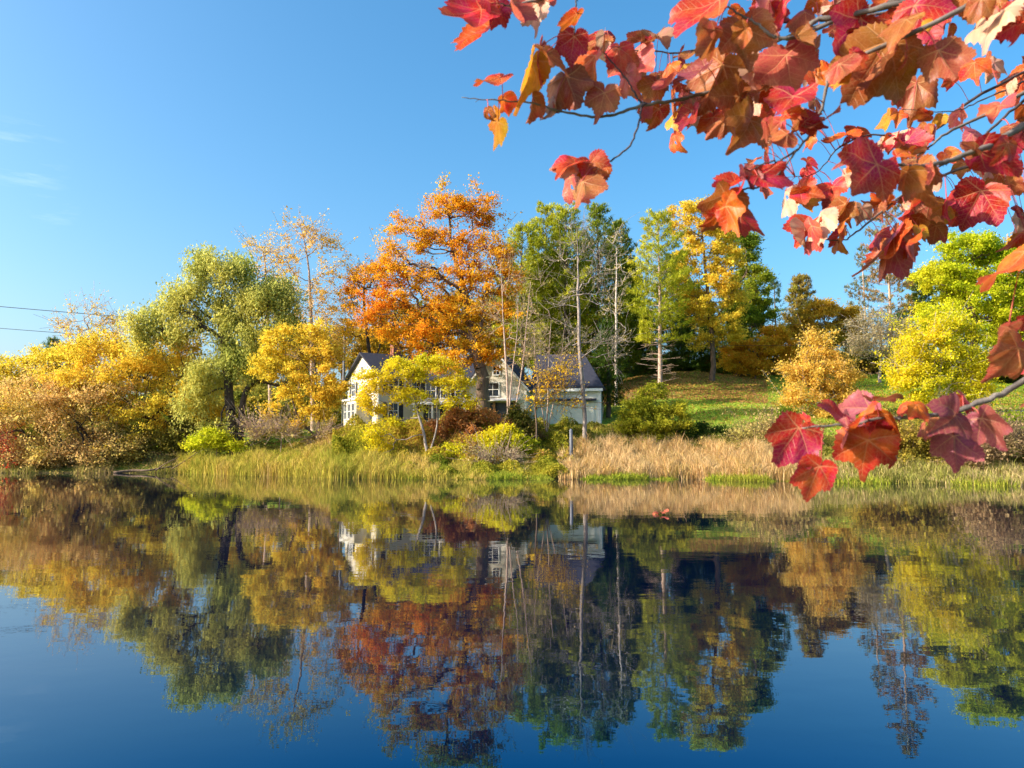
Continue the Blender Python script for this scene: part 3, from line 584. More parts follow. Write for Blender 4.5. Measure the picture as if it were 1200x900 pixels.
# ---- trees of the wooded slope: a few kinds, copied
FILL = []
def filler(proto, px, Y, s, rz, label, group):
    c = copy_tree(proto); x = (px - 600) / 900 * Y; c.location = (x, Y, gz(x, Y) - .15); c.scale = (s, s, s * random.uniform(.92, 1.1)); c.rotation_euler.z = rz
    c["label"] = label; c["group"] = group
    FILL.append(c); return c
pp = conifer("pine_tree", "dark pine in the shaded wood behind the garage and lawn", 655, 104, 300, 420, 34, [(.11, .17, .03), (.20, .26, .035), (.32, .35, .05)], "pine", 81, dead=10, group="pines in the wood on the slope")
pp["label"] = "dark pine standing deep in the wood on the slope"
sp_ = conifer("spruce_tree", "bushy spruce standing deep in the wood on the slope", 745, 112, 345, 440, 34, "spruce", "spruce", 82, group="spruces in the wood on the slope")
gt = tree("broadleaf_tree", "gold and olive broadleaf tree in the wood behind the house", "tree", (480, 100), [(480, 430), (482, 390)], [(470, 372, 36, 20), (505, 380, 30, 22), (485, 400, 40, 20), (455, 400, 24, 18)],
          [(.14, .16, .03), (.34, .28, .04), (.56, .36, .04), (.6, .28, .03)], 100, 9000, .32, 130, .28, BARK_BROWN, .2, .65, 83, group="broadleaf trees behind the houses and willow")
ot = tree("broadleaf_tree", "green and ochre broadleaf tree far behind the left bank", "tree", (180, 118), [(180, 450), (180, 430)], [(165, 425, 34, 18), (200, 430, 32, 20), (180, 450, 44, 18)],
          [(.07, .11, .02), (.16, .19, .03), (.34, .28, .05), (.5, .32, .05)], 118, 8000, .36, 110, .28, BARK_BROWN, .2, .7, 84, group="broadleaf trees far behind the left bank")
for px, Y, s in [(585, 108, 1.), (628, 112, 1.05), (680, 102, .9), (738, 100, .85), (790, 108, .95), (815, 112, .8), (860, 118, .8), (1085, 112, .9), (1125, 118, 1.)]:
    filler(pp, px, Y, s, random.uniform(0, 6), "dark pine standing deep in the wood on the slope", "pines in the wood on the slope")
for px, Y, s in [(600, 98, .75), (645, 100, .7), (672, 96, .7), (716, 98, .75), (760, 100, .7), (800, 102, .7), (835, 104, .75), (1000, 112, .7), (1060, 106, .8), (1180, 100, .8), (1240, 100, 1.)]:
    filler(sp_, px, Y, s, random.uniform(0, 6), "bushy spruce standing deep in the wood on the slope", "spruces in the wood on the slope")
for px, Y, s in [(400, 96, .85), (350, 98, .8), (440, 104, .8), (530, 98, .95), (565, 104, .9), (300, 104, .75)]:
    filler(gt, px, Y, s, random.uniform(0, 6), "gold and olive broadleaf tree in the wood behind the house", "broadleaf trees behind the houses and willow")
for px, Y, s in [(20, 120, .8), (95, 125, .75), (250, 115, .8), (290, 122, .9), (-60, 125, .9), (-160, 120, 1.), (-280, 120, 1.1), (340, 125, .9)]:
    filler(ot, px, Y, s, random.uniform(0, 6), "green and ochre broadleaf tree far behind the left bank", "broadleaf trees far behind the left bank")
for px, Y, s in [(1290, 90, .9), (1370, 95, 1.), (1460, 90, 1.1)]:
    filler(gt, px, Y, s, random.uniform(0, 6), "gold and olive broadleaf tree in the wood behind the house", "broadleaf trees behind the houses and willow")
bs = shrub("wild_bush", "dense olive and gold bush in the belt of scrub behind the left bank trees", 120, 82, [(120, 500, 50, 18), (85, 512, 36, 14), (160, 512, 38, 14)], [(.12, .16, .03), (.26, .27, .04), (.50, .40, .06), (.60, .42, .07)], 16000, .22, 85, group="bushes in the scrub behind the left bank")
for px, Y, s_ in [(-220, 84, 1.2), (-130, 80, 1.1), (-50, 84, 1.2), (20, 82, 1.), (70, 88, 1.2), (175, 84, 1.), (225, 80, .9), (270, 84, 1.), (300, 90, 1.2), (345, 92, 1.), (385, 88, .9), (200, 100, 1.6), (285, 102, 1.6), (110, 102, 1.5), (375, 104, 1.5)]:
    filler(bs, px, Y, s_, random.uniform(0, 6), "dense olive and gold bush in the belt of scrub behind the left bank trees", "bushes in the scrub behind the left bank")
bs2 = shrub("wild_bush", "dark olive and orange bush in the belt of scrub along the top of the lawn", 1000, 104, [(1000, 425, 40, 12), (975, 432, 28, 9), (1030, 432, 30, 9)], [(.10, .14, .03), (.22, .22, .04), (.46, .30, .05), (.40, .20, .06)], 13000, .26, 86, group="bushes in the scrub above the lawn")
for px, Y, s_ in [(855, 106, .9), (890, 108, 1.), (925, 106, 1.), (960, 110, 1.1), (1045, 106, 1.), (1085, 104, 1.1), (1130, 102, 1.2), (1180, 100, 1.2), (1230, 98, 1.2), (1300, 96, 1.3), (820, 108, .9), (780, 110, 1.), (740, 106, .9)]:
    filler(bs2, px, Y, s_, random.uniform(0, 6), "dark olive and orange bush in the belt of scrub along the top of the lawn", "bushes in the scrub above the lawn")
for px, Y, s_ in [(1560, 84, 1.), (1680, 90, 1.1), (1790, 82, 1.), (1900, 90, 1.2)]:
    filler(gt, px, Y, s_, random.uniform(0, 6), "gold and olive broadleaf tree in the wood behind the house", "broadleaf trees behind the houses and willow")
for px, Y, s_ in [(1400, 96, 1.3), (1500, 92, 1.3), (1620, 90, 1.4), (1740, 90, 1.4), (1860, 88, 1.4)]:
    filler(bs2, px, Y, s_, random.uniform(0, 6), "dark olive and orange bush in the belt of scrub along the top of the lawn", "bushes in the scrub above the lawn")
for px, Y, s_ in [(-330, 82, 1.2), (-430, 84, 1.3), (-540, 82, 1.2)]:
    filler(bs, px, Y, s_, random.uniform(0, 6), "dense olive and gold bush in the belt of scrub behind the left bank trees", "bushes in the scrub behind the left bank")

# ------------------------------------------------------------------ houses
def siding(name, c, pitch=.14, dirt=.12):
    m, nt, out = new_mat(name)
    tc = nd(nt, "ShaderNodeTexCoord"); sp = nd(nt, "ShaderNodeSeparateXYZ"); nt.links.new(tc.outputs["Object"], sp.inputs[0])
    fr = mathn(nt, 'FRACT', mathn(nt, 'MULTIPLY', sp.outputs[2], 1 / pitch))
    n = noise(nt, 1.3, 5, .6, tc.outputs["Object"])
    cc = mixc(nt, mathn(nt, 'MULTIPLY', n.outputs[0], dirt * 2), c, tuple(x * .6 for x in c))
    p = nd(nt, "ShaderNodeBsdfPrincipled"); p.inputs["Roughness"].default_value = .6
    nt.links.new(cc, p.inputs["Base Color"])
    b = nd(nt, "ShaderNodeBump"); b.inputs["Strength"].default_value = .6; b.inputs["Distance"].default_value = .02
    nt.links.new(fr, b.inputs["Height"]); nt.links.new(b.outputs[0], p.inputs["Normal"]); nt.links.new(p.outputs[0], out.inputs[0]); return m
WHITE = siding("white_clapboard", (.76, .69, .56), .15, .2); PALE = siding("pale_grey_clapboard", (.76, .74, .64), .2)
TRIM = rough_mat("white_trim", (.74, .72, .68), (.84, .82, .78), 3, .5, .05, .005)
SLATE = rough_mat("slate_roof", (.018, .020, .032), (.05, .05, .07), 5, .75, .5, .02, stretch=(1, 1, 4))
SHUT_PORCH_SHADE = rough_mat("shutter_and_porch_shade", (.02, .025, .035), (.045, .05, .065), 5, .6, .1, .005)
WOOD = rough_mat("brown_wood", (.2, .11, .06), (.36, .2, .1), 6, .7, .2, .01, stretch=(1, 1, .2))
GREYWOOD = rough_mat("weathered_wood", (.09, .10, .12), (.24, .25, .28), 8, .9, .5, .01, stretch=(1, 1, .15))
BRICK = rough_mat("chimney_brick", (.2, .07, .05), (.34, .14, .1), 12, .9, .4, .02)
def glass_mat():
    m, nt, out = new_mat("window_glass"); p = nd(nt, "ShaderNodeBsdfPrincipled")
    p.inputs["Base Color"].default_value = (.02, .03, .05, 1); p.inputs["Roughness"].default_value = .06
    nt.links.new(p.outputs[0], out.inputs[0]); return m
GLASS = glass_mat()
HA = math.radians(-10); HC = (1.22, 66.0); HS = 1.065
def house_root(name, label, cat, z):
    r = thing(name, label, cat, (HC[0], HC[1], z)); r.rotation_euler.z = HA; r.scale = (HS, HS, HS); return r
# local frame: x runs along the facades, -y faces the pond, z up from the floor
def gable_wall(x0, x1, y0, y1, h, rise, along):
    m = MB()
    if along == 'y':   # gable ends face -y/+y
        m.prism([(x0, 0, 0), (x1, 0, 0), (x1, 0, h), ((x0 + x1) / 2, 0, h + rise), (x0, 0, h)], (0, y0, 0), (0, y1, 0))
    else:
        m.prism([(0, y0, 0), (0, y1, 0), (0, y1, h), (0, (y0 + y1) / 2, h + rise), (0, y0, h)], (x0, 0, 0), (x1, 0, 0))
    return m
def gable_roof(x0, x1, y0, y1, h, rise, along, o=.35, t=.16):
    m = MB()
    if along == 'y':
        c = (x0 + x1) / 2; k = rise / (c - x0); e = o
        for s in (-1, 1):
            xe = c + s * (c - x0 + e); ze = h - e * k
            m.prism([(c, 0, h + rise + .003), (xe, 0, ze + .003), (xe, 0, ze + t), (c, 0, h + rise + t)], (0, y0 - o, 0), (0, y1 + o, 0))
    else:
        c = (y0 + y1) / 2; k = rise / (c - y0); e = o
        for s in (-1, 1):
            ye = c + s * (c - y0 + e); ze = h - e * k
            m.prism([(0, c, h + rise + .003), (0, ye, ze + .003), (0, ye, ze + t), (0, c, h + rise + t)], (x0 - o, 0, 0), (x1 + o, 0, 0))
    return m
def rake(x0, x1, y, h, rise, o=.35):
    """white barge boards on a gable that faces -y"""
    m = MB(); c = (x0 + x1) / 2; k = rise / (c - x0)
    for s in (-1, 1):
        xe = c + s * (c - x0 + o); ze = h - o * k
        m.prism([(c, 0, h + rise - .22), (xe, 0, ze - .22), (xe, 0, ze + .0), (c, 0, h + rise + .0)], (0, y - o - .05, 0), (0, y - o - .005, 0))
    return m
def window(par, face, a, z, w, h, off, shutters=True):
    """face 'y': on a wall at y=off facing -y, centred on x=a; face 'x': on a wall at x=off facing -x, centred on y=a"""
    def bx(m, u0, u1, d0, d1, z0, z1):
        if face == 'y': m.box(a + u0, a + u1, off - d1, off - d0, z0, z1)
        else: m.box(off - d1, off - d0, a + u0, a + u1, z0, z1)
    f = MB(); t = .09
    bx(f, -w / 2 - t, -w / 2, .002, .07, z - t, z + h + t); bx(f, w / 2, w / 2 + t, .002, .07, z - t, z + h + t)
    bx(f, -w / 2, w / 2, .002, .07, z + h, z + h + t); bx(f, -w / 2, w / 2, .002, .1, z - t, z)
    bx(f, -w / 2, w / 2, .025, .06, z + h / 2 - .025, z + h / 2 + .025); bx(f, -.015, .015, .025, .055, z, z + h / 2 - .025); bx(f, -.015, .015, .025, .055, z + h / 2 + .025, z + h)
    fo = f.build("window", TRIM, par)
    p = MB(); bx(p, -w / 2, w / 2, .002, .02, z, z + h); p.build("pane", GLASS, fo)
    if shutters:
        for s in (-1, 1):
            q = MB(); c = s * (w / 2 + t + .22); bx(q, c - .2, c + .2, .004, .045, z - .05, z + h + .05)
            for k in range(9): bx(q, c - .16, c + .16, .046, .06, z + k * h / 9, z + k * h / 9 + h / 16)
            q.build("shutter", SHUT_PORCH_SHADE, fo)
zb = 4.05
fh = house_root("white_farmhouse", "white clapboard farmhouse with dark roof behind the lemon yellow tree", "house", zb)
# front gable wing (C)
gable_wall(-5, 0, 0, 8, 3.1, 2.95, 'y').build("wall", WHITE, fh)
gable_roof(-5, 0, 0, 8, 3.1, 2.95, 'y').build("roof", SLATE, fh)
rake(-5, 0, 0, 3.1, 2.95).build("barge_board", TRIM, fh)
window(fh, 'y', -2.75, 2.3, .95, 1.05, 0, False); window(fh, 'y', -2.45, 4.05, .5, .65, 0, False)
b = MB(); b.box(-.14, .03, -.03, -.003, 0, 2.7); b.box(.003, .03, -.002, .14, 0, 2.7); b.build("corner_board", TRIM, fh)
b = MB(); b.box(-4.2, -.9, -.06, -.004, .02, 1.75); b.build("porch_shade_panel", SHUT_PORCH_SHADE, fh)  # flat dark panel on the wall, standing in for the porch opening's shade
for x in (-4.25, -2.6, -.9):
    b = MB(); b.box(x - .09, x + .09, -.25, -.065, 0, 1.85); b.build("porch_post", WOOD, fh)
b = MB(); b.prism([(-4.6, 0, 2.05), (-.5, 0, 2.05), (-.5, -.0, 2.12), (-4.6, 0, 2.12)], (0, -.75, -.2), (0, -.004, 0)); b.build("porch_roof", TRIM, fh)
b = MB(); b.box(-3.35, -2.95, -.1, -.062, .02, 1.7); b.build("door", WOOD, fh)
# middle wing (B)
gable_wall(-9.6, -5.01, 2.2, 7.8, 3.9, 1.7, 'x').build("wall", WHITE, fh)
gable_roof(-9.6, -5.36, 2.2, 7.8, 3.9, 1.7, 'x').build("roof", SLATE, fh)
for x in (-8.6, -7.3, -6.): window(fh, 'y', x, 2.35, .8, 1.25, 2.2)
for x in (-8.3, -6.2): window(fh, 'y', x, .5, .85, 1.25, 2.2)
b = MB(); b.prism([(-9.9, 0, 1.95), (-5.1, 0, 1.95), (-5.1, 0, 2.07), (-9.9, 0, 2.07)], (0, .7, -.25), (0, 2.19, 0)); b.build("porch_roof", TRIM, fh)
for x in (-9.7, -8.1, -6.6, -5.3):
    b = MB(); b.box(x - .07, x + .07, .85, .99, -.3, 1.72); b.build("porch_post", TRIM, fh)
# main block (A), turned so that its gable end looks left over the water
before = set(fh.children)
gable_wall(0, 6.8, 0, 7.8, 4.3, 2.05, 'x').build("wall", WHITE, fh)
gable_roof(0, 6.8, 0, 7.8, 4.3, 2.05, 'x').build("roof", SLATE, fh)
for y in (1.4, 6.1): window(fh, 'x', y, 2.75, .8, 1.15, 0)
window(fh, 'x', 3.9, 4.55, .55, .7, 0, False); window(fh, 'x', 6.8, .6, .85, 1.3, 0)
for x in (1.3, 3.4, 5.4): window(fh, 'y', x, 2.75, .8, 1.15, 0)
for x in (1.3, 4.4): window(fh, 'y', x, .6, .8, 1.25, 0)
b = MB(); b.box(-1.3, -.003, 1.8, 5., -.3, 2.15); bay = b.build("bay", WHITE, fh)
b = MB(); b.box(-1.45, -.003, 1.65, 5.15, 2.152, 2.32); b.build("bay_roof", TRIM, bay)
for y in (2.4, 3.4, 4.4): window(fh, 'x', y, .6, .6, 1.25, -1.3, False)
b = MB(); b.box(-.03, .12, -.03, -.003, 0, 4.2); b.box(-.03, -.003, -.002, .12, 0, 4.2); b.build("corner_board", TRIM, fh)
b = MB(); b.box(2.7, 3.4, 3.5, 4.3, 5.6, 7.5); b.build("chimney", BRICK, fh)
STONE = rough_mat("stone_base", (.2, .19, .17), (.34, .32, .3), 4)
b = MB(); b.box(-.1, 6.9, -.1, 7.9, -.8, -.02); b.build("foundation", STONE, fh)
MA = Matrix.Translation((-11.9, 68.4, zb)) @ Matrix.Rotation(math.radians(31), 4, 'Z') @ Matrix.Scale(HS, 4)
MF = Matrix.Translation((HC[0], HC[1], zb)) @ Matrix.Rotation(HA, 4, 'Z') @ Matrix.Scale(HS, 4)
for o in set(fh.children) - before: o.matrix_local = MF.inverted() @ MA
b = MB(); b.box(-9.7, -5, 2.1, 7.7, -.8, -.02); b.box(-5.1, .1, -.1, 8.1, -.8, -.02); b.build("foundation", STONE, fh)
# garage (D)
ga = house_root("garage", "pale grey shaded garage with a dark roof at the right end of the farmhouse", "garage", zb)
gx0, gx1, gy0, gy1 = .02, 5.75, 2.4, 8.9
b = MB(); b.box(gx0, gx1, gy0, gy1, 0, 3.15); b.build("wall", PALE, ga)
b = MB(); c_ = (gy0 + gy1) / 2; e_ = .35; hz = 3.0     # roof hipped at its right end
V_ = [(gx0, gy0 - e_, hz), (gx1 + e_, gy0 - e_, hz), (gx1 + e_, gy1 + e_, hz), (gx0, gy1 + e_, hz), (gx0, c_, hz + 3.15), (gx1 - 1.5, c_, hz + 3.15)]
b.add(V_ + [(x, y, z + .16) for x, y, z in V_], [(0, 3, 2, 1), (6, 7, 11, 10), (7, 8, 11), (8, 9, 10, 11), (0, 1, 7, 6), (1, 2, 8, 7), (2, 3, 9, 8), (0, 6, 10, 9, 3)]); b.build("roof", SLATE, ga)
b = MB(); b.box(gx1 - .14, gx1 + .03, gy0 - .03, gy0 - .003, 0, 2.95); b.box(gx1 + .003, gx1 + .03, gy0 - .002, gy0 + .14, 0, 2.95); b.build("corner_board", TRIM, ga)
b = MB(); b.tube([(gx1 + .09, gy0 - .09, 0.1), (gx1 + .09, gy0 - .09, 2.7)], .045, 8); b.build("downspout", TRIM, ga)
b = MB(); b.box(gx0 + .4, gx1 + .3, gy0 - .36, gy0 - .31, 2.75, 2.98); b.build("fascia", TRIM, ga)
for x0 in (.5, 3.05):
    b = MB(); b.box(x0, x0 + 2.3, gy0 - .05, gy0 - .003, .04, 1.95)
    for k in range(4): b.box(x0 + .06, x0 + 2.24, gy0 - .075, gy0 - .052, .1 + k * .47, .1 + k * .47 + .38)
    b.build("garage_door", PALE, ga)
b = MB(); b.prism([(.3, 0, 2.1), (5.5, 0, 2.1), (5.5, 0, 2.17), (.3, 0, 2.17)], (0, gy0 - .5, -.15), (0, gy0 - .003, 0)); b.build("awning", SLATE, ga)
b = MB(); b.box(gx0, gx1 + .06, gy0 - .06, gy1 + .06, -.7, -.02); b.build("foundation", BRICK, ga)
# concrete pad right of the garage
b = MB(); b.box(gx1 + .1, gx1 + 2.2, gy0 - .3, gy0 + 2, -.25, .02); pad = b.build("patio", rough_mat("concrete", (.3, .3, .31), (.42, .42, .43), 3)); pad.location = (HC[0], HC[1], zb); pad.rotation_euler.z = HA; pad.scale = (HS, HS, HS); tag(pad, kind="structure")

# cottage glimpsed far behind the left trees
ct = thing("white_cottage", "small white cottage glimpsed through the yellow trees on the left", "house", ((238 - 600) / 900 * 98, 98, gz(-39.4, 98) - .1)); ct.rotation_euler.z = .5
gable_wall(-3.5, 3.5, 0, 6, 3.6, 1.9, 'x').build("wall", WHITE, ct); gable_roof(-3.5, 3.5, 0, 6, 3.6, 1.9, 'x').build("roof", SLATE, ct)
for x in (-2, 0, 2): window(ct, 'y', x, 1.2, .9, 1.3, 0)
window(ct, 'x', 3, 1.2, .9, 1.3, -3.5)

# blue car parked behind the leaning tree
BLUE = rough_mat("blue_paint", (.04, .12, .36), (.05, .15, .42), 2, .25, 0); RUB = rough_mat("rubber", (.012,) * 3, (.03,) * 3, 9, .8, .1)
cx = (128 - 600) / 900 * 71; car = thing("parked_car", "blue car parked on the grass behind the left bank trees", "car", (cx, 71, gz(cx, 71))); car.rotation_euler.z = .25
b = MB(); b.prism([(-2.1, 0, .35), (-2.1, 0, .8), (-1.7, 0, .92), (-.9, 0, .98), (1.2, 0, .98), (1.95, 0, .9), (2.1, 0, .7), (2.1, 0, .35)], (0, -.85, 0), (0, .85, 0))
b.prism([(-1., 0, .985), (-.45, 0, 1.44), (.75, 0, 1.46), (1.35, 0, .985)], (0, -.74, 0), (0, .74, 0)); b.build("body", BLUE, car)
for s in (-1, 1):
    b = MB(); b.prism([(-.82, 0, 1.02), (-.4, 0, 1.37), (.7, 0, 1.39), (1.1, 0, 1.02)], (0, s * .742, 0), (0, s * .755, 0)); b.build("window", GLASS, car)
    for x in (-1.3, 1.3):
        a = np.linspace(0, 2 * PI, 17)[:-1]; b = MB(); b.prism([(x + .33 * math.cos(t), 0, .33 + .33 * math.sin(t)) for t in a], (0, s * .66, 0), (0, s * .87, 0)); b.build("wheel", RUB, car)

# ------------------------------------------------------------------ poles and wires
def sag(p, q, d, n=14):
    s = np.linspace(0, 1, n); c = p + (q - p) * s[:, None]; c[:, 2] -= 4 * d * s * (1 - s); return c
WIRE = rough_mat("wire", (.02, .03, .035), (.035, .045, .05), 3, .6, 0)
def pole(px, Y, top, label):
    x = (px - 600) / 900 * Y; z = gz(x, Y) - .2; H = at(px, top, Y)[2] - z
    r = thing("utility_pole", label, "pole", (x, Y, z)); b = MB(); b.tube([(0, 0, 0), (0, 0, H * .5), (0, 0, H)], [.16, .14, .11], 10); b.build("post", GREYWOOD, r, True)
    b = MB(); b.box(-1.1, 1.1, -.17, -.115, H - .5, H - .36); b.build("crossarm", GREYWOOD, r)
    return r
pole(-330, 84, 322, "utility pole off beyond the left end of the power lines")
pole(402, 80, 385, "utility pole hidden among the trees behind the golden tree")
pole(596, 84, 366, "utility pole standing among the trees behind the house gable")
pole(1062, 94, 378, "utility pole beside the greyish tree under the thin wires")
pole(1420, 84, 350, "utility pole off to the right carrying the thin wires")
def wire(px0, py0, Y0, px1, py1, Y1, d, label, r=.03):
    q = sag(at(px0, py0, Y0), at(px1, py1, Y1), d); b = MB(); b.tube(q, r, 5)
    tag(b.build("power_line", WIRE, None, True), label, "wire")
wire(-330, 326, 83.8, 402, 389, 79.8, .45, "upper dark power line crossing the sky at the left", .038)
wire(-330, 353, 83.8, 402, 409, 79.8, .6, "lower dark power line running into the yellow treetops at the left", .03)
wire(596, 370, 83.8, 1062, 381, 93.8, .3, "thin power line crossing in front of the pines behind the lawn", .016)
wire(1062, 381, 93.8, 1420, 354, 83.8, .3, "thin power line crossing in front of the lime tree", .016)
wire(596, 400, 83.8, 1062, 404, 93.8, .25, "lower thin power line across the trunks behind the lawn", .016)

# ------------------------------------------------------------------ stake, log, path
sx = (669 - 600) / 900 * 53.2
b = MB(); sz = gz(sx, 53.2); b.tube([(0, 0, -.2), (.02, 0, 1.2), (0, 0, 3.32 - sz - .12), (0, 0, 3.32 - sz)], [.12, .115, .11, .05], 9)
stk = b.build("wooden_stake", GREYWOOD, None, True); stk.location = (sx, 53.2, sz); tag(stk, "weathered grey wooden stake in the bank beside the pale bare tree", "post")
lg = thing("fallen_log", "grey fallen log lying along the water's edge on the left", "log", (*at(165, 553, 61.6)[:2], .12))
b = MB(); b.tube(smooth_chain([(-2.1, -.1, -.08), (-.8, .25, .08), (.7, -.1, .12), (2.3, .5, .42)], 5), np.linspace(.12, .06, 16), 9); b.build("stem", BARK_BROWN, lg, True)
b = MB(); b.tube(smooth_chain([(1.2, 0, .1), (2., -.3, .6), (3.2, -.3, 1.2)], 4), np.linspace(.06, .02, 9), 6); b.tube(smooth_chain([(2.4, .1, .2), (3.6, .3, 1.), (5, .2, 2.)], 4), np.linspace(.06, .02, 9), 6); b.build("branch", BARK_BROWN, lg, True)
# pale path at the right
u = np.linspace(1105, 1700, 40); yc = np.interp(u, [1105, 1200, 1700], [62.5, 60, 57]); hw = .55
pv = []
for a, y in zip(u, yc):
    x = (a - 600) / 900 * y
    for k in (-hw, hw): pv.append((x, y + k, gz(x, y + k) + .07))
pf = [(2 * i, 2 * i + 2, 2 * i + 3, 2 * i + 1) for i in range(39)]
tag(link("path", mesh_np("path", pv, [pf]), rough_mat("path_gravel", (.42, .38, .34), (.6, .56, .5), 5, .9, .3)), kind="structure")

# ------------------------------------------------------------------ reeds, grass, undergrowth
def blades(name, label, N, ufun, yfun, hfun, wid, palfun, rg, lean=.16, mat=REED, heads=0):
    u = ufun(N); Yd = yfun(u); x = (u - 600) / 900 * Yd; z = np.maximum(ground(x, Yd), -.35); h = hfun(u, Yd) * rg.uniform(.5, 1.12, N) * np.where(rg.random(N) < .05, rg.uniform(1.05, 1.4, N), 1)
    B = np.stack([x, Yd, z - .05], 1); d = rg.normal(size=(N, 3)) * lean; d[:, 2] = 1; a = rg.uniform(0, PI, N)
    s = np.stack([np.cos(a), np.sin(a) * .6, np.zeros(N)], 1); w = (wid * rg.uniform(.6, 1.4, N))[:, None]
    bend = np.stack([rg.normal(size=N) * .22, rg.normal(size=N) * .22, np.zeros(N)], 1) * h[:, None]
    M = B + d * h[:, None] * .6; T = B + d * h[:, None] + bend; T[:, 2] -= np.abs(bend).sum(1) * .4
    V = np.stack([B - s * w * .5, B + s * w * .5, M + s * w * .45, M - s * w * .45, T], 1).reshape(-1, 3)
    i5 = np.arange(N) * 5; Q = np.stack([i5, i5 + 1, i5 + 2, i5 + 3], 1); Tr = np.stack([i5 + 3, i5 + 2, i5 + 4], 1)
    col = palfun(u, Yd, B); c = np.concatenate([col, col])
    return tag(link(name, mesh_np(name, V, [Q, Tr], c), mat), label, kind="stuff")
rg = np.random.default_rng(99)
shp = np.linspace(-600, 2000, 261); shY = np.array([shore_y(p) for p in shp])
def sY(u): return np.interp(u, shp, shY)
CAT = np.array([(.30, .36, .04), (.46, .42, .06), (.60, .46, .10), (.62, .42, .16)]); TAN = np.array([(.62, .45, .20), (.74, .54, .27), (.70, .48, .25), (.56, .42, .15), (.66, .39, .15), (.42, .40, .08)])
def pal_of(P, n_scale=1.5, mixr=.6, shift=0):
    return lambda u, Y, B: pick([tuple(c) for c in P], B, rg, n_scale, mixr, shift)
blades("cattails", "green and straw cattails along the water below the white house", 30000, lambda n: 212 + 410 * rg.random(n) ** 1.25, lambda u: sY(u) - .9 + rg.random(len(u)) * 3.6,
       lambda u, Y: 1.6 * np.interp(u, [210, 240, 420, 480, 540, 620], [.7, 1, 1, .8, .5, .35]) * (.78 + .14 * np.sin(u * .12 + Y * .7) + .13 * np.sin(u * .37 - Y * 1.7)), .05, pal_of(CAT), rg, .10)
blades("tan_reeds", "tan dry reeds along the water below the lawn", 36000, lambda n: rg.uniform(655, 945, n), lambda u: sY(u) - .4 + rg.random(len(u)) ** .9 * 6.,
       lambda u, Y: 1.3 * np.interp(u, [650, 700, 880, 945], [.75, 1, 1.15, .9]) * (.8 + .14 * np.sin(u * .17 + Y) + .12 * np.sin(u * .41 - Y * 2.1)), .045, pal_of(TAN), rg, .16)
blades("tan_reeds", "mixed tan and olive reeds along the right end of the bank", 24000, lambda n: np.where(rg.random(n) < .7, rg.uniform(930, 1420, n), rg.uniform(1420, 1950, n)), lambda u: sY(u) - .5 + rg.random(len(u)) * 4.5,
       lambda u, Y: 1.05 * (.75 + .25 * np.sin(u * .11 + Y * 2)), .05, pal_of([(.5, .4, .2), (.56, .42, .2), (.34, .32, .08), (.26, .28, .05), (.6, .44, .16)], 2.), rg, .2)
blades("shore_grass", "short bright green grass fringing the water", 16000, lambda n: np.concatenate([rg.uniform(660, 960, n // 2), rg.uniform(960, 1700, n // 4), rg.uniform(480, 660, n - n // 2 - n // 4)]), lambda u: sY(u) - .95 + rg.random(len(u)) * .9,
       lambda u, Y: .42 * np.clip(1.1 + 1.2 * np.sin(u * .045) + .6 * np.sin(u * .13), .15, 1.6), .05, pal_of([(.2, .3, .03), (.34, .4, .04), (.46, .44, .06), (.5, .42, .1)], 2.), rg, .25)
blades("shore_grass", "low yellow green grass along the left shore", 11000, lambda n: rg.uniform(-500, 225, n), lambda u: sY(u) - .5 + rg.random(len(u)) * 3.5,
       lambda u, Y: .5 * np.clip(.9 + .8 * np.sin(u * .07) + .5 * np.sin(u * .21), .2, 1.6), .06, pal_of([(.16, .2, .03), (.34, .33, .06), (.46, .36, .12), (.36, .24, .12)], 2.), rg, .3)
blades("lawn_grass", "sunlit grass of the sloping lawn", 80000, lambda n: rg.uniform(690, 1350, n), lambda u: np.interp(rg.random(len(u)), [0, 1], [55, 97]),
       lambda u, Y: np.full(len(u), .2), .07, pal_of([(.10, .19, .015), (.20, .31, .02), (.34, .39, .05), (.48, .42, .12)], 4., .4), rg, .5)
blades("bank_grass", "long mixed grass on the bank below the house", 34000, lambda n: rg.uniform(300, 760, n), lambda u: sY(u) + 2.2 + rg.random(len(u)) * 7,
       lambda u, Y: .55 * (.8 + .4 * np.sin(u * .09 + Y)), .055, pal_of([(.14, .2, .02), (.32, .32, .04), (.5, .4, .08), (.46, .28, .1), (.3, .26, .06)], 2.4, .5), rg, .3)
def cover(name, label, N, u0, u1, d0, d1, hgt, pal, leaf=.13, scale=2.2, mixr=.45):
    u = rg.uniform(u0, u1, N); Y = sY(u) + rg.uniform(d0, d1, N); x = (u - 600) / 900 * Y; z = ground(x, Y)
    m = np.clip(.5 + .5 * np.sin(x * 1.1 + 2 * np.sin(Y * .8)) * np.cos(Y * 1.3 + x * .4) + .35 * np.sin(x * 2.7 + Y), .05, 1.3)
    C = np.stack([x, Y, z + .03 + hgt * m * rg.random(N) ** .7], 1)
    V, F = leaf_quads(C, leaf, rg, .6); tag(link(name, mesh_np(name, V, [F], pick(pal, C, rg, scale, mixr)), LEAF), label, kind="stuff")
cover("undergrowth", "tangled yellow green and rust undergrowth on the bank below the house", 60000, 390, 665, 2.4, 9, 1.15, [(.14, .18, .02), (.32, .32, .03), (.54, .44, .05), (.46, .22, .08), (.3, .14, .06)], scale=3.2)
cover("undergrowth", "olive and green weeds on the bank between the garage and the reeds", 26000, 650, 900, 4.5, 10, .7, [(.06, .10, .015), (.12, .16, .02), (.26, .24, .04), (.44, .32, .08)])
cover("undergrowth", "mixed autumn weeds on the bank below the lime tree", 34000, 900, 1750, 2.5, 10, .7, [(.14, .17, .02), (.3, .28, .04), (.52, .4, .08), (.42, .28, .14)])
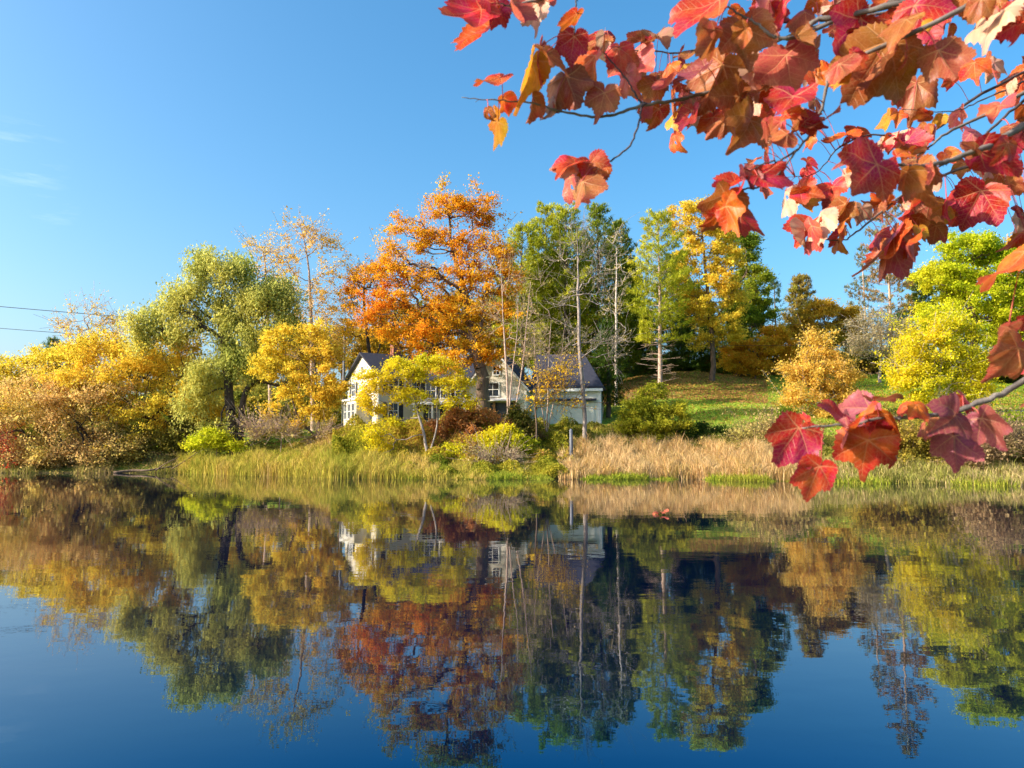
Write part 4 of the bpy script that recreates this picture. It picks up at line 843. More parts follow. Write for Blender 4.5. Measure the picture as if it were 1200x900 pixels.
cover("undergrowth", "brown leaf litter and weeds on the left bank", 32000, -520, 330, .8, 12, .5, [(.08, .1, .02), (.22, .2, .04), (.38, .26, .1), (.44, .3, .14)])
cover("fallen_leaves", "fallen leaves scattered over the wooded slope", 16000, 640, 900, 26, 48, .06, [(.42, .2, .07), (.5, .3, .1), (.34, .16, .06), (.56, .4, .08)], .2)
cover("undergrowth", "yellow green and russet weeds crowding the water's edge below the farmhouse", 26000, 470, 672, -.2, 3.2, .75, [(.14, .2, .02), (.36, .36, .04), (.6, .5, .06), (.46, .26, .1)], .12)
cover("undergrowth", "low mixed weeds at the foot of the lawn above the tan reeds", 22000, 690, 1000, 5.5, 9, .55, [(.10, .16, .02), (.26, .28, .04), (.5, .42, .1), (.44, .28, .1)], .12)
cover("fallen_leaves", "yellow and brown leaves fallen over the lawn", 9000, 760, 1250, 14, 44, .05, [(.62, .44, .08), (.56, .32, .07), (.44, .24, .08), (.7, .5, .1)], .17)

# ------------------------------------------------------------------ the red maple on the near bank
VEINS = [0., 49., -49., 104., -104.]
def red_leaf_material(name, src):
    m, nt, out = new_mat(name)
    uv = nd(nt, "ShaderNodeUVMap", uv_map="UVMap"); sp = nd(nt, "ShaderNodeSeparateXYZ"); nt.links.new(uv.outputs[0], sp.inputs[0])
    x = mathn(nt, 'MULTIPLY_ADD', sp.outputs[0], 2.4, -1.2); y = mathn(nt, 'MULTIPLY_ADD', sp.outputs[1], 2.4, -1.2)
    wn = noise(nt, 2.2, 2, .5, uv.outputs[0]); ws = nd(nt, "ShaderNodeSeparateColor"); nt.links.new(wn.outputs["Color"], ws.inputs[0])
    x = mathn(nt, 'ADD', x, mathn(nt, 'MULTIPLY', mathn(nt, 'SUBTRACT', ws.outputs[0], .5), .22)); y = mathn(nt, 'ADD', y, mathn(nt, 'MULTIPLY', mathn(nt, 'SUBTRACT', ws.outputs[1], .5), .22))
    rad = mathn(nt, 'SQRT', mathn(nt, 'ADD', mathn(nt, 'MULTIPLY', x, x), mathn(nt, 'MULTIPLY', y, y)))
    vein = None
    for k, dg in enumerate(VEINS):
        s, c = math.sin(math.radians(dg)), math.cos(math.radians(dg))
        al = mathn(nt, 'ADD', mathn(nt, 'MULTIPLY', x, s), mathn(nt, 'MULTIPLY', y, c))
        ac = mathn(nt, 'ABSOLUTE', mathn(nt, 'SUBTRACT', mathn(nt, 'MULTIPLY', x, c), mathn(nt, 'MULTIPLY', y, s)))
        w = mathn(nt, 'MULTIPLY_ADD', al, -.016, .022)
        line = nd_clamp(nt, mathn(nt, 'MULTIPLY', mathn(nt, 'SUBTRACT', w, ac), 60.))
        line = mathn(nt, 'MULTIPLY', line, mathn(nt, 'GREATER_THAN', al, 0.))
        # side veins, a chevron pattern inside the vein's own sector
        ch = mathn(nt, 'PINGPONG', mathn(nt, 'MULTIPLY', mathn(nt, 'SUBTRACT', al, mathn(nt, 'MULTIPLY', ac, .9)), 7.5), .5)
        sv = nd_clamp(nt, mathn(nt, 'MULTIPLY', mathn(nt, 'SUBTRACT', .085, ch), 11.))
        inside = mathn(nt, 'LESS_THAN', ac, mathn(nt, 'MULTIPLY', al, .44))
        sv = mathn(nt, 'MULTIPLY', mathn(nt, 'MULTIPLY', sv, inside), .6)
        v = mathn(nt, 'MAXIMUM', line, sv); vein = v if vein is None else mathn(nt, 'MAXIMUM', vein, v)
    if src == 'object':
        oi = nd(nt, "ShaderNodeObjectInfo"); base = oi.outputs["Color"]; rnd = oi.outputs["Random"]
    else:
        a = nd(nt, "ShaderNodeAttribute", attribute_name="col"); base = a.outputs["Color"]
        gi = nd(nt, "ShaderNodeNewGeometry"); rnd = gi.outputs["Random Per Island"]
    off = nd(nt, "ShaderNodeCombineXYZ"); nt.links.new(mathn(nt, 'MULTIPLY', rnd, 37.), off.inputs[0]); nt.links.new(mathn(nt, 'MULTIPLY', rnd, 91.), off.inputs[1])
    ad = nd(nt, "ShaderNodeVectorMath", operation='ADD'); nt.links.new(uv.outputs[0], ad.inputs[0]); nt.links.new(off.outputs[0], ad.inputs[1])
    n1 = noise(nt, 2.6, 3, .6, ad.outputs[0]); n2 = noise(nt, 16, 3, .7, ad.outputs[0]); n3 = noise(nt, 45, 2, .5, ad.outputs[0])
    hs = nd(nt, "ShaderNodeHueSaturation"); nt.links.new(base, hs.inputs["Color"])
    nt.links.new(mathn(nt, 'MULTIPLY_ADD', n1.outputs[0], .16, .42), hs.inputs["Hue"]); nt.links.new(mathn(nt, 'MULTIPLY_ADD', n2.outputs[0], .5, .75), hs.inputs["Value"])
    rim = nd_clamp(nt, mathn(nt, 'MULTIPLY', mathn(nt, 'SUBTRACT', mathn(nt, 'ADD', rad, mathn(nt, 'MULTIPLY', n2.outputs[0], .3)), .72), 1.4))
    c = mixc(nt, mathn(nt, 'MULTIPLY', rim, .5), hs.outputs[0], (.20, .022, .04))
    vc = mixc(nt, .6, base, (.86, .50, .22))
    c = mixc(nt, mathn(nt, 'MULTIPLY', vein, .72), c, vc)
    vo = nd(nt, "ShaderNodeTexVoronoi", feature='DISTANCE_TO_EDGE'); vo.inputs["Scale"].default_value = 34; nt.links.new(ad.outputs[0], vo.inputs["Vector"])
    net = nd_clamp(nt, mathn(nt, 'MULTIPLY', mathn(nt, 'SUBTRACT', .09, vo.outputs[0]), 9.)); c = mixc(nt, mathn(nt, 'MULTIPLY', net, .28), c, vc)
    n4 = noise(nt, 6, 4, .7, ad.outputs[0]); bl = nd_clamp(nt, mathn(nt, 'MULTIPLY', mathn(nt, 'SUBTRACT', n4.outputs[0], .56), 6.)); c = mixc(nt, mathn(nt, 'MULTIPLY', bl, .45), c, (.24, .05, .025))
    spot = nd_clamp(nt, mathn(nt, 'MULTIPLY', mathn(nt, 'SUBTRACT', n3.outputs[0], .70), 14.))
    c = mixc(nt, mathn(nt, 'MULTIPLY', spot, .7), c, (.09, .035, .02))
    p = nd(nt, "ShaderNodeBsdfPrincipled"); p.inputs["Roughness"].default_value = .42; p.inputs["Specular IOR Level"].default_value = .28
    t = nd(nt, "ShaderNodeBsdfTranslucent"); mx = nd(nt, "ShaderNodeMixShader"); mx.inputs[0].default_value = .36
    nt.links.new(c, p.inputs["Base Color"]); nt.links.new(c, t.inputs[0])
    b = nd(nt, "ShaderNodeBump"); b.inputs["Strength"].default_value = .5; b.inputs["Distance"].default_value = .002
    nt.links.new(mathn(nt, 'ADD', mathn(nt, 'MULTIPLY', vein, -.8), mathn(nt, 'MULTIPLY', n2.outputs[0], .5)), b.inputs["Height"]); nt.links.new(b.outputs[0], p.inputs["Normal"])
    nt.links.new(p.outputs[0], mx.inputs[1]); nt.links.new(t.outputs[0], mx.inputs[2]); nt.links.new(mx.outputs[0], out.inputs[0]); return m

CT = np.array([(0, 1.), (7, .88), (15, .77), (23, .70), (29, .70), (38, .78), (46, .84), (52, .81), (62, .70), (74, .62), (86, .58), (96, .56), (106, .50), (118, .40), (134, .30), (150, .23), (165, .17), (175, .09), (180, .03)])
NA = 108; RF = np.array([.18, .36, .54, .70, .83, .93, 1.0])
def leaf_shape(rg, hole=False):
    """a red maple leaf: petiole at the origin, tip at (0, 1, 0); returns vertices, tris, quads, uv"""
    th = np.linspace(-180, 180, NA, endpoint=False) + .01; r = np.interp(np.abs(th), CT[:, 0], CT[:, 1])
    asym = 1 + .10 * np.sin(np.radians(th) + rg.uniform(0, 6.28)) + .06 * np.sin(np.radians(th) * 2 + rg.uniform(0, 6.28))
    k = np.arange(NA); teeth = np.array([.0, .028, .055])[k % 3] * rg.uniform(.4, 1.3, NA) * (np.abs(th) < 160)
    r = r * np.where(np.abs(th) < 4, 1, asym)
    T = np.radians(th); V = [(0, 0, 0)]; rr = []
    for f in RF:
        q = r * f + (teeth - .03) * max(0, f - .8) / .2 * (r > .2)
        rr.append(q); V += list(zip(q * np.sin(T), q * np.cos(T), np.zeros(NA)))
    V = np.array(V); x, y = V[:, 0].copy(), V[:, 1].copy(); uv = np.stack([x, y], 1) / 2.4 + .5
    R = np.hypot(x, y); A = np.degrees(np.arctan2(x, y)); dv = np.min(np.abs(A[:, None] - np.array(VEINS)[None]), axis=1)
    z = .10 * R * np.clip(dv / 24, 0, 1.3) * rg.uniform(.3, 1.2)
    z += rg.uniform(-.32, .32) * R ** 2 + rg.uniform(-.12, .5) * np.abs(x) + rg.uniform(-.25, .25) * y * np.abs(y)
    for _ in range(4):
        kx, ky = rg.normal(size=2) * 3.2; z += .06 * R * np.sin(kx * x + ky * y + rg.uniform(0, 6.28))
    z += .05 * np.sin(np.arctan2(x, y) * lr.integers(5, 9) + rg.uniform(0, 6.28)) * R ** 2.5
    # tips curl
    z += rg.uniform(-.5, .35) * np.clip(R - .55, 0, 1) ** 1.5
    y2 = y * (1 - .18 * z ** 2); V = np.stack([x * (1 - .25 * np.abs(z)), y2, z], 1)
    tri = np.stack([np.zeros(NA, int), 1 + (k + 1) % NA, 1 + k], 1); quads = []
    for j in range(len(RF) - 1):
        o = 1 + j * NA; quads.append(np.stack([o + k, o + (k + 1) % NA, o + NA + (k + 1) % NA, o + NA + k], 1))
    Q = np.concatenate(quads)
    if hole:
        hc = np.array([rg.uniform(-.25, .25), rg.uniform(.2, .55)]); keep = np.hypot(*(np.stack([x, y], 1)[Q].mean(1) - hc).T) > .075; Q = Q[keep]
    return V, tri, Q, uv
lr = np.random.default_rng(5)
SHAPES = [leaf_shape(lr, hole=(i % 5 == 3)) for i in range(16)]
RED_O = red_leaf_material("red_maple_leaf", 'object'); RED_A = red_leaf_material("red_maple_leaves", 'attr')
SHAPE_ME = []; FLAT = np.argsort([np.ptp(V[:, 2]) for V, *_ in SHAPES])[:8]
for i, (V, t_, Q, uv) in enumerate(SHAPES):
    me = mesh_np("leaf", V, [t_, Q], uv=uv, smooth=True); me.materials.append(RED_O); SHAPE_ME.append(me)
LC = dict(C=(.42, .010, .026), R=(.56, .030, .018), O=(.58, .095, .010), H=(.36, .105, .020), Y=(.66, .31, .02), S=(.54, .10, .07), P=(.68, .40, .27), B=(.36, .088, .034), M=(.34, .065, .085))
TWIG = rough_mat("maple_twig", (.03, .024, .028), (.10, .08, .08), 60, .7, .3, .002); LIMB = rough_mat("maple_bark", (.07, .06, .055), (.22, .19, .17), 30, .85, .5, .006, stretch=(1, 1, .3))
STALK = rough_mat("leaf_stalk", (.36, .05, .05), (.5, .1, .08), 40, .5, 0)

mt = thing("red_maple_tree", "red maple on the near bank, its crimson and orange leafy branches hanging into view overhead", "tree", (2.9, 1.0, .4))
MO = np.array([2.9, 1.0, .4])
m = MB(); m.tube(smooth_chain([(0, 0, -.2), (.03, .02, 1.2), (-.04, 0, 2.4), (.05, .05, 3.8), (.0, .1, 5.4)], 6), np.linspace(.17, .07, 25), 12); m.build("trunk", LIMB, mt, True)
# branches: photo points (px, py, depth), trunk height, radii; each runs from the trunk to its tip
BR = [
    ("main", 3.1, [(1500, -190, 1.15), (1250, -80, 1.15), (1120, -18, 1.15), (1075, -2, 1.17), (1000, 17, 1.2), (960, 23, 1.22), (940, 38, 1.22), (925, 45, 1.2), (905, 42, 1.2), (888, 30, 1.2), (866, 16, 1.2), (852, 8, 1.2)], .012, .0022),
    ("fork", 3.1, [(1250, -78, 1.18), (1120, -16, 1.19), (1000, 18, 1.21), (958, 24, 1.24), (925, 26, 1.27), (898, 27, 1.3)], .006, .002),
    ("hang", 3.3, [(1500, -260, 1.1), (1300, -90, 1.1), (1130, 8, 1.12), (1050, 47, 1.14), (1005, 68, 1.15), (974, 84, 1.17), (966, 115, 1.18), (954, 150, 1.18), (935, 175, 1.18), (914, 202, 1.18)], .0085, .0022),
    ("twigl", 3.1, [(1250, -79, 1.2), (1100, -14, 1.25), (980, 22, 1.3), (900, 70, 1.34), (850, 100, 1.34), (800, 116, 1.34), (758, 122, 1.33), (730, 131, 1.33), (700, 137, 1.33), (660, 131, 1.33), (630, 122, 1.33), (600, 118, 1.33), (570, 117, 1.33), (541, 114, 1.33)], .009, .0012),
    ("drop", None, [(775, 119, 1.335), (758, 122, 1.33), (752, 126, 1.32), (749, 145, 1.3), (738, 170, 1.28), (722, 184, 1.28), (702, 195, 1.28)], .002, .0015),
    ("rise", None, [(758, 122, 1.33), (748, 116, 1.33), (738, 98, 1.33), (722, 78, 1.33), (708, 62, 1.33)], .0018, .0012),
    ("topl", 3.5, [(1300, -240, 1.3), (1000, -120, 1.3), (800, -60, 1.3), (690, -22, 1.3), (640, -4, 1.3), (612, 5, 1.3), (598, 8, 1.3), (586, 4, 1.3)], .009, .0015),
    ("topd", None, [(690, -22, 1.3), (678, -8, 1.29), (674, 10, 1.28), (673, 40, 1.28)], .002, .0012),
    ("mid", 2.9, [(1500, 20, 1.25), (1300, 100, 1.2), (1200, 148, 1.15), (1165, 168, 1.13), (1140, 178, 1.12), (1105, 190, 1.11), (1080, 195, 1.1), (1058, 194, 1.1), (1040, 190, 1.1), (1032, 184, 1.1)], .011, .0024),
    ("midb", 2.9, [(1500, -10, 1.6), (1300, 50, 1.55), (1200, 108, 1.5), (1160, 132, 1.5), (1110, 156, 1.5), (1085, 175, 1.5), (1050, 200, 1.5)], .009, .0018),
    ("midc", 2.9, [(1400, 30, 1.7), (1250, 80, 1.68), (1200, 118, 1.66), (1168, 145, 1.65), (1130, 180, 1.65), (1100, 195, 1.65), (1075, 205, 1.65)], .007, .002),
    ("midd", 2.9, [(1400, 30, 1.7), (1280, 60, 1.7), (1200, 95, 1.68), (1172, 108, 1.65), (1140, 122, 1.65), (1112, 131, 1.65), (1060, 128, 1.65)], .005, .0012),
    ("low", 2.3, [(1600, 300, 1.1), (1350, 395, 1.08), (1230, 432, 1.06), (1175, 461, 1.05), (1132, 478, 1.05), (1110, 485, 1.05), (1062, 490, 1.05), (1035, 489, 1.05), (1000, 497, 1.05), (970, 499, 1.05), (940, 502, 1.05)], .0095, .0018),
    ("edge", 2.3, [(1500, 330, 1.08), (1300, 390, 1.06), (1215, 410, 1.05), (1195, 400, 1.05), (1186, 388, 1.05), (1182, 382, 1.05)], .006, .0025),
    ("back", 2.9, [(1400, 60, 2.0), (1250, 150, 2.0), (1150, 190, 2.0), (1075, 215, 2.0), (1056, 230, 1.95), (1025, 255, 1.9), (1000, 275, 1.9), (984, 282, 1.9), (950, 278, 1.9)], .009, .0018),
    ("backm", 3.1, [(1500, -40, 2.1), (1300, 40, 2.05), (1150, 110, 2.0), (1100, 150, 2.0), (1060, 160, 2.0), (1020, 158, 2.0), (985, 172, 2.0), (955, 203, 2.0), (932, 207, 2.0)], .008, .0015),
    ("backt", 3.5, [(1500, -120, 2.1), (1250, -30, 2.1), (1100, 4, 2.1), (960, 30, 2.1), (880, 60, 2.1), (830, 56, 2.1), (795, 62, 2.1), (757, 59, 2.1), (722, 62, 2.1), (700, 66, 2.1)], .009, .0016),
    ("fan", None, [(914, 202, 1.18), (900, 212, 1.18), (885, 220, 1.18), (868, 222, 1.18), (852, 230, 1.18)], .002, .0012),
    ("fan2", None, [(935, 175, 1.18), (915, 188, 1.18), (897, 191, 1.18), (880, 199, 1.18)], .0018, .001),
]
BRO = []; BP = []; BI = []
for bi, (nm, tz, pts, r0, r1) in enumerate(BR):
    W = [at(*p) for p in pts]
    if tz is not None:
        W = [np.array([2.9, 1.02, tz])] + W
    q = smooth_chain(W, 6); q[1:-1] += lr.normal(size=(len(q) - 2, 3)) * .0009
    n = len(q); s = np.linspace(0, 1, n)
    rad = (r0 * 2.2 * (1 - s) ** 1.0 + r1) if tz is not None else np.linspace(r0, r1, n)
    if tz is not None: rad = np.interp(s, [0, 3 / len(W), 1], [r0 * 2.6, r0 * .5, r1 * .62])
    rad = rad * (1 + .10 * np.sin(np.arange(n) * 1.7 + bi) * lr.uniform(.3, 1.2, n))
    m = MB(); m.tube(q - MO, rad, 8)
    for j in range(8, n - 1, 9):       # buds and nodes on the twig
        d = lr.normal(size=3); d /= np.linalg.norm(d); m.tube([q[j] - MO, q[j] - MO + d * .003, q[j] - MO + d * .008], [rad[j] * .7, rad[j] * .5, .0003], 5)
    BRO.append(m.build("branch", TWIG if r0 < .0084 else LIMB, mt, True)); BP.append(q); BI += [bi] * n
BP = np.concatenate(BP); BI = np.array(BI)
def topx(P):
    v = P - EYE; f = v @ _F; return np.stack([600 + 900 * v[:, 0] / f, 450 - 900 * (v @ _U) / f], 1)
BPX = topx(BP)
# big leaves read off the photograph: base x, y, tip x, y, openness (1 = face on), colour
LV = """566 10 513 38 .5 R;584 3 570 42 .95 C;598 2 600 44 .45 S;576 31 551 87 .55 O;629 4 636 54 .9 P;634 -2 651 16 .8 R;676 15 660 47 .7 O;674 41 668 86 1.05 C
634 54 619 108 .5 S;623 70 603 146 .62 Y;588 90 556 110 .5 O;590 114 598 141 .8 O;572 128 577 148 .7 H;584 142 573 182 .6 Y;624 112 623 149 .6 B;648 119 642 147 .4 P;640 62 668 100 .5 H;662 88 680 137 1.05 B
708 107 697 156 .95 B;712 36 690 48 .7 R;708 40 703 68 .5 P;726 55 732 90 1. R;752 48 728 60 .5 B;741 66 734 112 .95 S;757 74 748 100 .6 B;700 64 688 101 .55 O;760 45 760 57 .9 C;772 42 784 52 .6 P;796 62 782 74 .7 R;846 -3 786 58 .27 R
838 33 815 60 .7 S;808 62 788 75 .6 H;847 73 812 150 1.05 H;830 80 792 118 .45 M;772 86 783 102 .9 B;768 96 757 118 1. H;752 121 744 149 .8 S;773 126 763 165 .7 O;792 132 787 148 .6 Y;790 158 796 181 .7 O;812 128 804 165 .8 C;800 112 796 132 .7 M
842 33 838 68 .5 H;868 30 880 90 .95 H;855 62 862 90 .5 O;890 74 884 130 .8 P;902 100 868 126 .4 B;922 62 936 124 1.1 S;938 66 960 100 .6 O;1012 22 956 76 1.05 C;930 112 908 156 .9 C;955 118 948 142 .8 B;892 6 899 27 1. C;868 10 862 28 .8 O;920 2 932 30 .7 R;896 -2 925 33 .45 M;902 0 880 42 .3 M;962 8 954 20 .7 P;985 2 990 18 .7 P
868 112 834 166 .7 H;880 140 856 184 .8 H;836 136 840 170 .9 O;898 142 896 172 .6 S;916 142 914 174 .7 S;850 140 822 160 .8 B;812 142 805 158 .8 R
1042 48 990 126 1.1 H;1034 72 1022 118 .55 B;1072 4 1098 54 1.15 C;1076 -6 1056 40 .5 O;1062 22 1036 50 .7 H;1064 64 1058 102 .5 H;1074 96 1066 148 1. B;1098 58 1124 104 1.05 B;1100 60 1090 92 .5 B;1116 94 1110 113 .9 R;1142 72 1146 95 1. O;1160 78 1156 100 .8 P;1156 70 1166 88 .7 B;1165 73 1190 84 .5 P
1198 12 1168 56 1.1 C;1202 20 1192 74 .8 R;1203 78 1184 116 .8 O;1172 14 1136 54 .45 P;1152 -4 1134 30 .9 H;1130 -8 1170 14 .6 H;1184 10 1178 28 .9 H;985 8 996 28 .7 O;1040 0 1018 20 .7 R;1100 -4 1118 22 .8 R;1012 38 986 56 .6 R;1000 60 1012 86 .6 R;1020 36 1040 52 .5 O;958 82 964 106 .7 P;984 86 976 112 .6 Y
872 198 878 228 .8 M;888 206 932 222 .55 C;852 226 818 280 .7 H;846 246 822 276 .6 O;866 250 905 272 .7 R;850 240 880 280 .8 O;864 214 832 236 .6 R;868 222 864 240 .8 R;893 221 895 237 .8 S;920 224 919 248 .7 P;945 198 954 216 .9 R;938 222 937 245 1. O;898 178 912 195 .4 R;886 185 874 189 .4 B
990 158 978 176 .9 O;1004 150 1010 166 .8 R;1024 188 976 183 .5 M;1030 192 988 236 1.25 C;1040 196 1046 232 .7 R;982 224 962 246 .7 M;992 238 976 273 .7 H;1042 236 1004 246 .5 O;1054 156 1048 174 .9 P;1086 148 1080 174 .6 H;1096 150 1092 174 .7 S;1058 168 1088 192 .7 C;1064 200 1052 240 .8 H;1076 196 1084 244 .8 H;1090 196 1094 222 .8 S
1088 238 1078 284 .95 B;950 262 928 292 .9 R;952 264 938 304 .7 S;962 248 950 278 .7 P;1152 222 1122 278 1.2 C;1172 202 1156 240 1. H;1138 152 1182 166 .5 M;1148 176 1202 212 .8 C;1204 150 1166 170 .6 R;1048 272 1000 330 .62 S;1050 274 1012 344 .28 O;1202 272 1158 296 .5 O;1204 292 1158 356 .55 O;1130 190 1126 214 .9 H;1148 186 1150 208 .9 R;1060 282 1078 300 .3 R
938 500 906 551 1.05 C;962 545 943 590 1. R;1019 514 1012 572 1.3 R;1018 514 980 540 .6 R;1022 478 982 516 .7 M;1014 484 1004 510 .5 O;1034 484 1050 516 .8 O;1020 500 1042 522 .8 C;990 492 953 477 .4 C;946 494 932 486 .5 R;1066 474 1048 490 .7 R;1074 474 1088 492 .7 O;1024 468 1050 475 .3 B;1086 490 1080 509 .7 B;1104 486 1134 479 .3 C;1120 486 1094 510 .8 M;1117 509 1119 559 1.15 M;1150 488 1180 532 .9 M;1128 464 1154 486 .55 R
1182 382 1166 418 .6 S;1194 406 1160 456 .8 B;1204 372 1184 384 .6 R;1040 524 1054 544 .3 R;995 500 985 524 .5 M;692 190 714 226 .95 R;682 212 690 246 .85 B;676 192 646 207 .45 R;702 196 676 222 .8 O;668 192 656 200 .6 P;668 206 676 238 .6 S"""
LV = [l.split() for row in LV.split("\n") for l in row.split(";") if l.strip()]
cand = []
for bx_, by_, tx_, ty_, op, cc in LV:
    cand.append([float(bx_), float(by_), float(tx_), float(ty_), float(op), cc])
# smaller leaves further back along the rear branches
for (x0, x1, y0, y1, n) in [(690, 800, 40, 105, 10), (780, 960, 85, 170, 34), (930, 1110, 135, 290, 44), (1040, 1205, 120, 260, 26), (870, 1205, -20, 35, 40), (820, 1000, 20, 80, 16), (1180, 1240, 60, 330, 14)]:
    for _ in range(n):
        L = lr.uniform(16, 30); a = lr.normal() * .7; x = lr.uniform(x0, x1); y = lr.uniform(y0, y1)
        cand.append([x, y, x + L * math.sin(a), y + L * math.cos(a), lr.uniform(.4, 1.1), random.choice("RROOSPPBHCY")])
nvis = len(cand)
# leaves on the limbs outside the photograph's frame
far = np.nonzero(((BPX[:, 0] > 1235) | (BPX[:, 1] < -35)) & (BP[:, 0] < 2.7) & (BPX[:, 0] < 2600))[0]
for j in lr.choice(far, 420):
    a = lr.normal() * .8; L = lr.uniform(22, 62) * 1.2 / BP[j][1]; x = BPX[j, 0] + lr.normal() * 45; y = BPX[j, 1] + lr.uniform(-30, 60)
    if x > 1228 or y < -28 - L: cand.append([x, y, x + L * math.sin(a), y + L * math.cos(a), lr.uniform(.4, 1.1), random.choice("RROOSPBBHCC")])
leaf_n = []; size = [math.hypot(c[2] - c[0], c[3] - c[1]) * (.5 + .5 * c[4]) for c in cand]
order = np.argsort(size[:nvis])[::-1]; solo = set(order[:100].tolist())
AV = []; AT = []; AQ = []; AU = []; AC = []; an = 0; stalk_m = MB()
rear = np.isin(BI, [i for i, b in enumerate(BR) if b[0] in ("back", "backm", "backt", "midb", "midc", "midd")])
for ci, (bx_, by_, tx_, ty_, op, cc) in enumerate(cand):
    L = math.hypot(tx_ - bx_, ty_ - by_); dpx = np.hypot(BPX[:, 0] - bx_, BPX[:, 1] - by_)
    dpx = dpx + np.where(rear, 0 if L < 30 else 14, 60 if L < 26 else 0)
    j = int(np.argmin(dpx)); bi = BI[j]; Y = BP[j][1] * lr.uniform(.965, 1.03)
    B = at(bx_, by_, Y); T = at(tx_, ty_, Y * (1 + lr.uniform(-.035, .035))); ax = T - B; sc = np.linalg.norm(ax); ax /= sc; sc *= (.97 if by_ > 360 else .9)
    view = EYE - B; view /= np.linalg.norm(view); nz = view - ax * (view @ ax); nz /= np.linalg.norm(nz); nx = np.cross(ax, nz)
    w = min(1, op); roll = math.acos(max(.12, w)) * (1 if lr.random() < .5 else -1) + lr.normal() * .1
    nz2 = nz * math.cos(roll) + nx * math.sin(roll)
    if cc in "PB" or lr.random() < .12: nz2 = -nz2
    nx2 = np.cross(ax, nz2); wid = .80 if op <= 1 else op * .80
    shp_i = int(lr.integers(len(SHAPES))) if op < .9 else int(lr.choice(FLAT))
    col = np.array(LC[cc]) * lr.uniform(.75, 1.15)
    rot = np.stack([nx2 * sc * wid, ax * sc, nz2 * sc], 1)
    # stalk from the branch to the leaf
    b0 = BP[j]; gap_ = np.linalg.norm(b0 - B); mid = (b0 + B) / 2 + np.array([0, 0, .25 * gap_]) * .5
    st = smooth_chain([b0, mid, B], 5); 
    if ci in solo:
        o = bpy.data.objects.new("leaf", SHAPE_ME[shp_i]); COL.objects.link(o); o.parent = BRO[bi]
        M = Matrix([[*rot[i], (B - MO)[i]] for i in range(3)] + [[0, 0, 0, 1]]); o.matrix_local = M; o.color = (*col, 1)
        leaf_n.append((bi, st))
    else:
        V, t_, Q, uv = SHAPES[shp_i]; AV.append(V @ rot.T + (B - MO)); AT.append(t_ + an); AQ.append(Q + an); AU.append(uv); AC.append((len(t_), len(Q), col)); an += len(V)
    stalk_m.tube(st - MO, [.0011, .0009, .0008, .0008, .0008, .0008, .0008, .0008, .0008, .0009, .0012][:len(st)], 5)
stalk_m.build("leaf_stalks", STALK, mt, True)["kind"] = "stuff"
colr = np.concatenate([np.repeat(c[None], n, 0) for (n, _, c) in AC] + [np.repeat(c[None], n, 0) for (_, n, c) in AC])
fo = link("foliage", mesh_np("foliage", np.concatenate(AV), [np.concatenate(AT), np.concatenate(AQ)], colr, np.concatenate(AU), True), RED_A, mt); fo["kind"] = "stuff"

# clump of leaves floating on the pond
P = at(775, 602, 23.4); fl = thing("floating_leaves", "small clump of reddish leaves floating on the open water below the reeds", "leaves", (P[0], P[1], 0))
for k in range(5):
    o = bpy.data.objects.new("leaf", SHAPE_ME[(k * 3) % 16]); COL.objects.link(o); o.parent = fl; s = .16
    o.location = (-.18 + .09 * k, .05 * math.sin(k * 2), .03 + .012 * k); o.rotation_euler = (lr.uniform(-.4, .6), lr.uniform(-.5, .5), k * 1.7); o.scale = (s, s, s); o.color = (.5, .12, .06, 1)

# ------------------------------------------------------------------ sky and sun
SUN_AZ = math.radians(-105); SUN_EL = math.radians(27)
w = bpy.data.worlds.new("World"); S.world = w; w.use_nodes = True; nt = w.node_tree; nt.nodes.clear()
out = nt.nodes.new("ShaderNodeOutputWorld"); bg = nt.nodes.new("ShaderNodeBackground"); sky = nt.nodes.new("ShaderNodeTexSky")
sky.sky_type = 'NISHITA'; sky.sun_disc = False; sky.sun_elevation = SUN_EL; sky.sun_rotation = SUN_AZ % (2 * PI)
sky.altitude = 200; sky.air_density = 1.0; sky.dust_density = 4.2; sky.ozone_density = 3.3
bg.inputs[1].default_value = .15
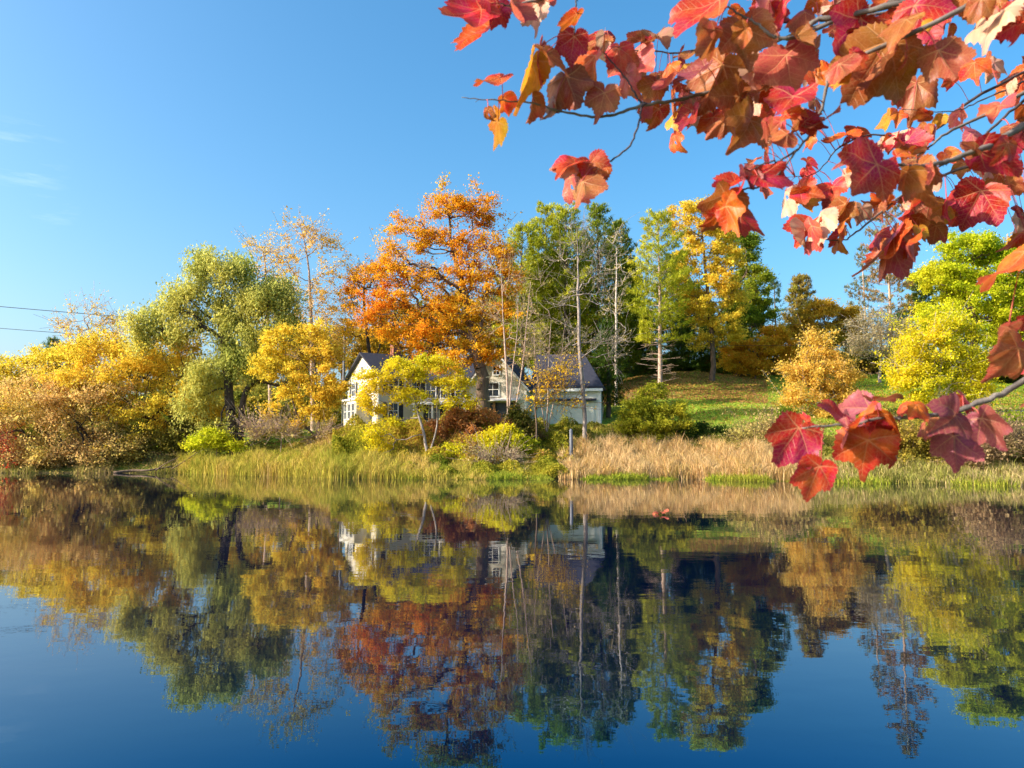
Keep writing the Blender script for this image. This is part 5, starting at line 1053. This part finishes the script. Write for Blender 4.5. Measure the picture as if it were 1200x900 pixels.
# two faint wisps of cloud, low in the left of the sky
tc = nd(nt, "ShaderNodeTexCoord"); mp = nd(nt, "ShaderNodeMapping"); mp.inputs["Scale"].default_value = (4, 4, 30); nt.links.new(tc.outputs["Generated"], mp.inputs[0])
cn = noise(nt, 2.2, 8, .68, mp.outputs[0]); fac = None
for (px, py, tight) in ((28, 184, 900.), (62, 240, 2500.)):
    d = at(px, py, 10) - EYE; d /= np.linalg.norm(d)
    dp = nd(nt, "ShaderNodeVectorMath", operation='DOT_PRODUCT'); nt.links.new(tc.outputs["Generated"], dp.inputs[0]); dp.inputs[1].default_value = d
    f = nd_clamp(nt, mathn(nt, 'SUBTRACT', 1., mathn(nt, 'MULTIPLY', mathn(nt, 'SUBTRACT', 1., dp.outputs["Value"]), tight)))
    fac = f if fac is None else mathn(nt, 'MAXIMUM', fac, f)
fac = mathn(nt, 'MULTIPLY', fac, mathn(nt, 'MULTIPLY', nd_clamp(nt, mathn(nt, 'MULTIPLY', mathn(nt, 'SUBTRACT', cn.outputs[0], .48), 6.)), .10))
hs = nd(nt, "ShaderNodeHueSaturation"); hs.inputs["Saturation"].default_value = 1.3; hs.inputs["Hue"].default_value = .488; nt.links.new(sky.outputs[0], hs.inputs["Color"])
c = mixc(nt, fac, hs.outputs[0], (6.5, 6.7, 7.))
nt.links.new(c, bg.inputs[0]); nt.links.new(bg.outputs[0], out.inputs[0])
sl = bpy.data.lights.new("sun", 'SUN'); so = bpy.data.objects.new("sun", sl); COL.objects.link(so)
sl.energy = 4.3; sl.angle = math.radians(.53); sl.color = (1., .90, .74)
ts = Vector((math.cos(SUN_EL) * math.sin(SUN_AZ), math.cos(SUN_EL) * math.cos(SUN_AZ), math.sin(SUN_EL)))
so.rotation_euler = ts.to_track_quat('Z', 'Y').to_euler()
S.view_settings.view_transform = 'Standard'; S.view_settings.look = 'None'; S.view_settings.gamma = 1; S.view_settings.exposure = 1.06
S.cycles.max_bounces = 8; S.cycles.diffuse_bounces = 3; S.cycles.glossy_bounces = 3; S.cycles.transmission_bounces = 4; S.cycles.transparent_max_bounces = 4
S.cycles.caustics_reflective = False; S.cycles.caustics_refractive = False
cam_d.dof.use_dof = True; cam_d.dof.focus_distance = 40; cam_d.dof.aperture_fstop = 11
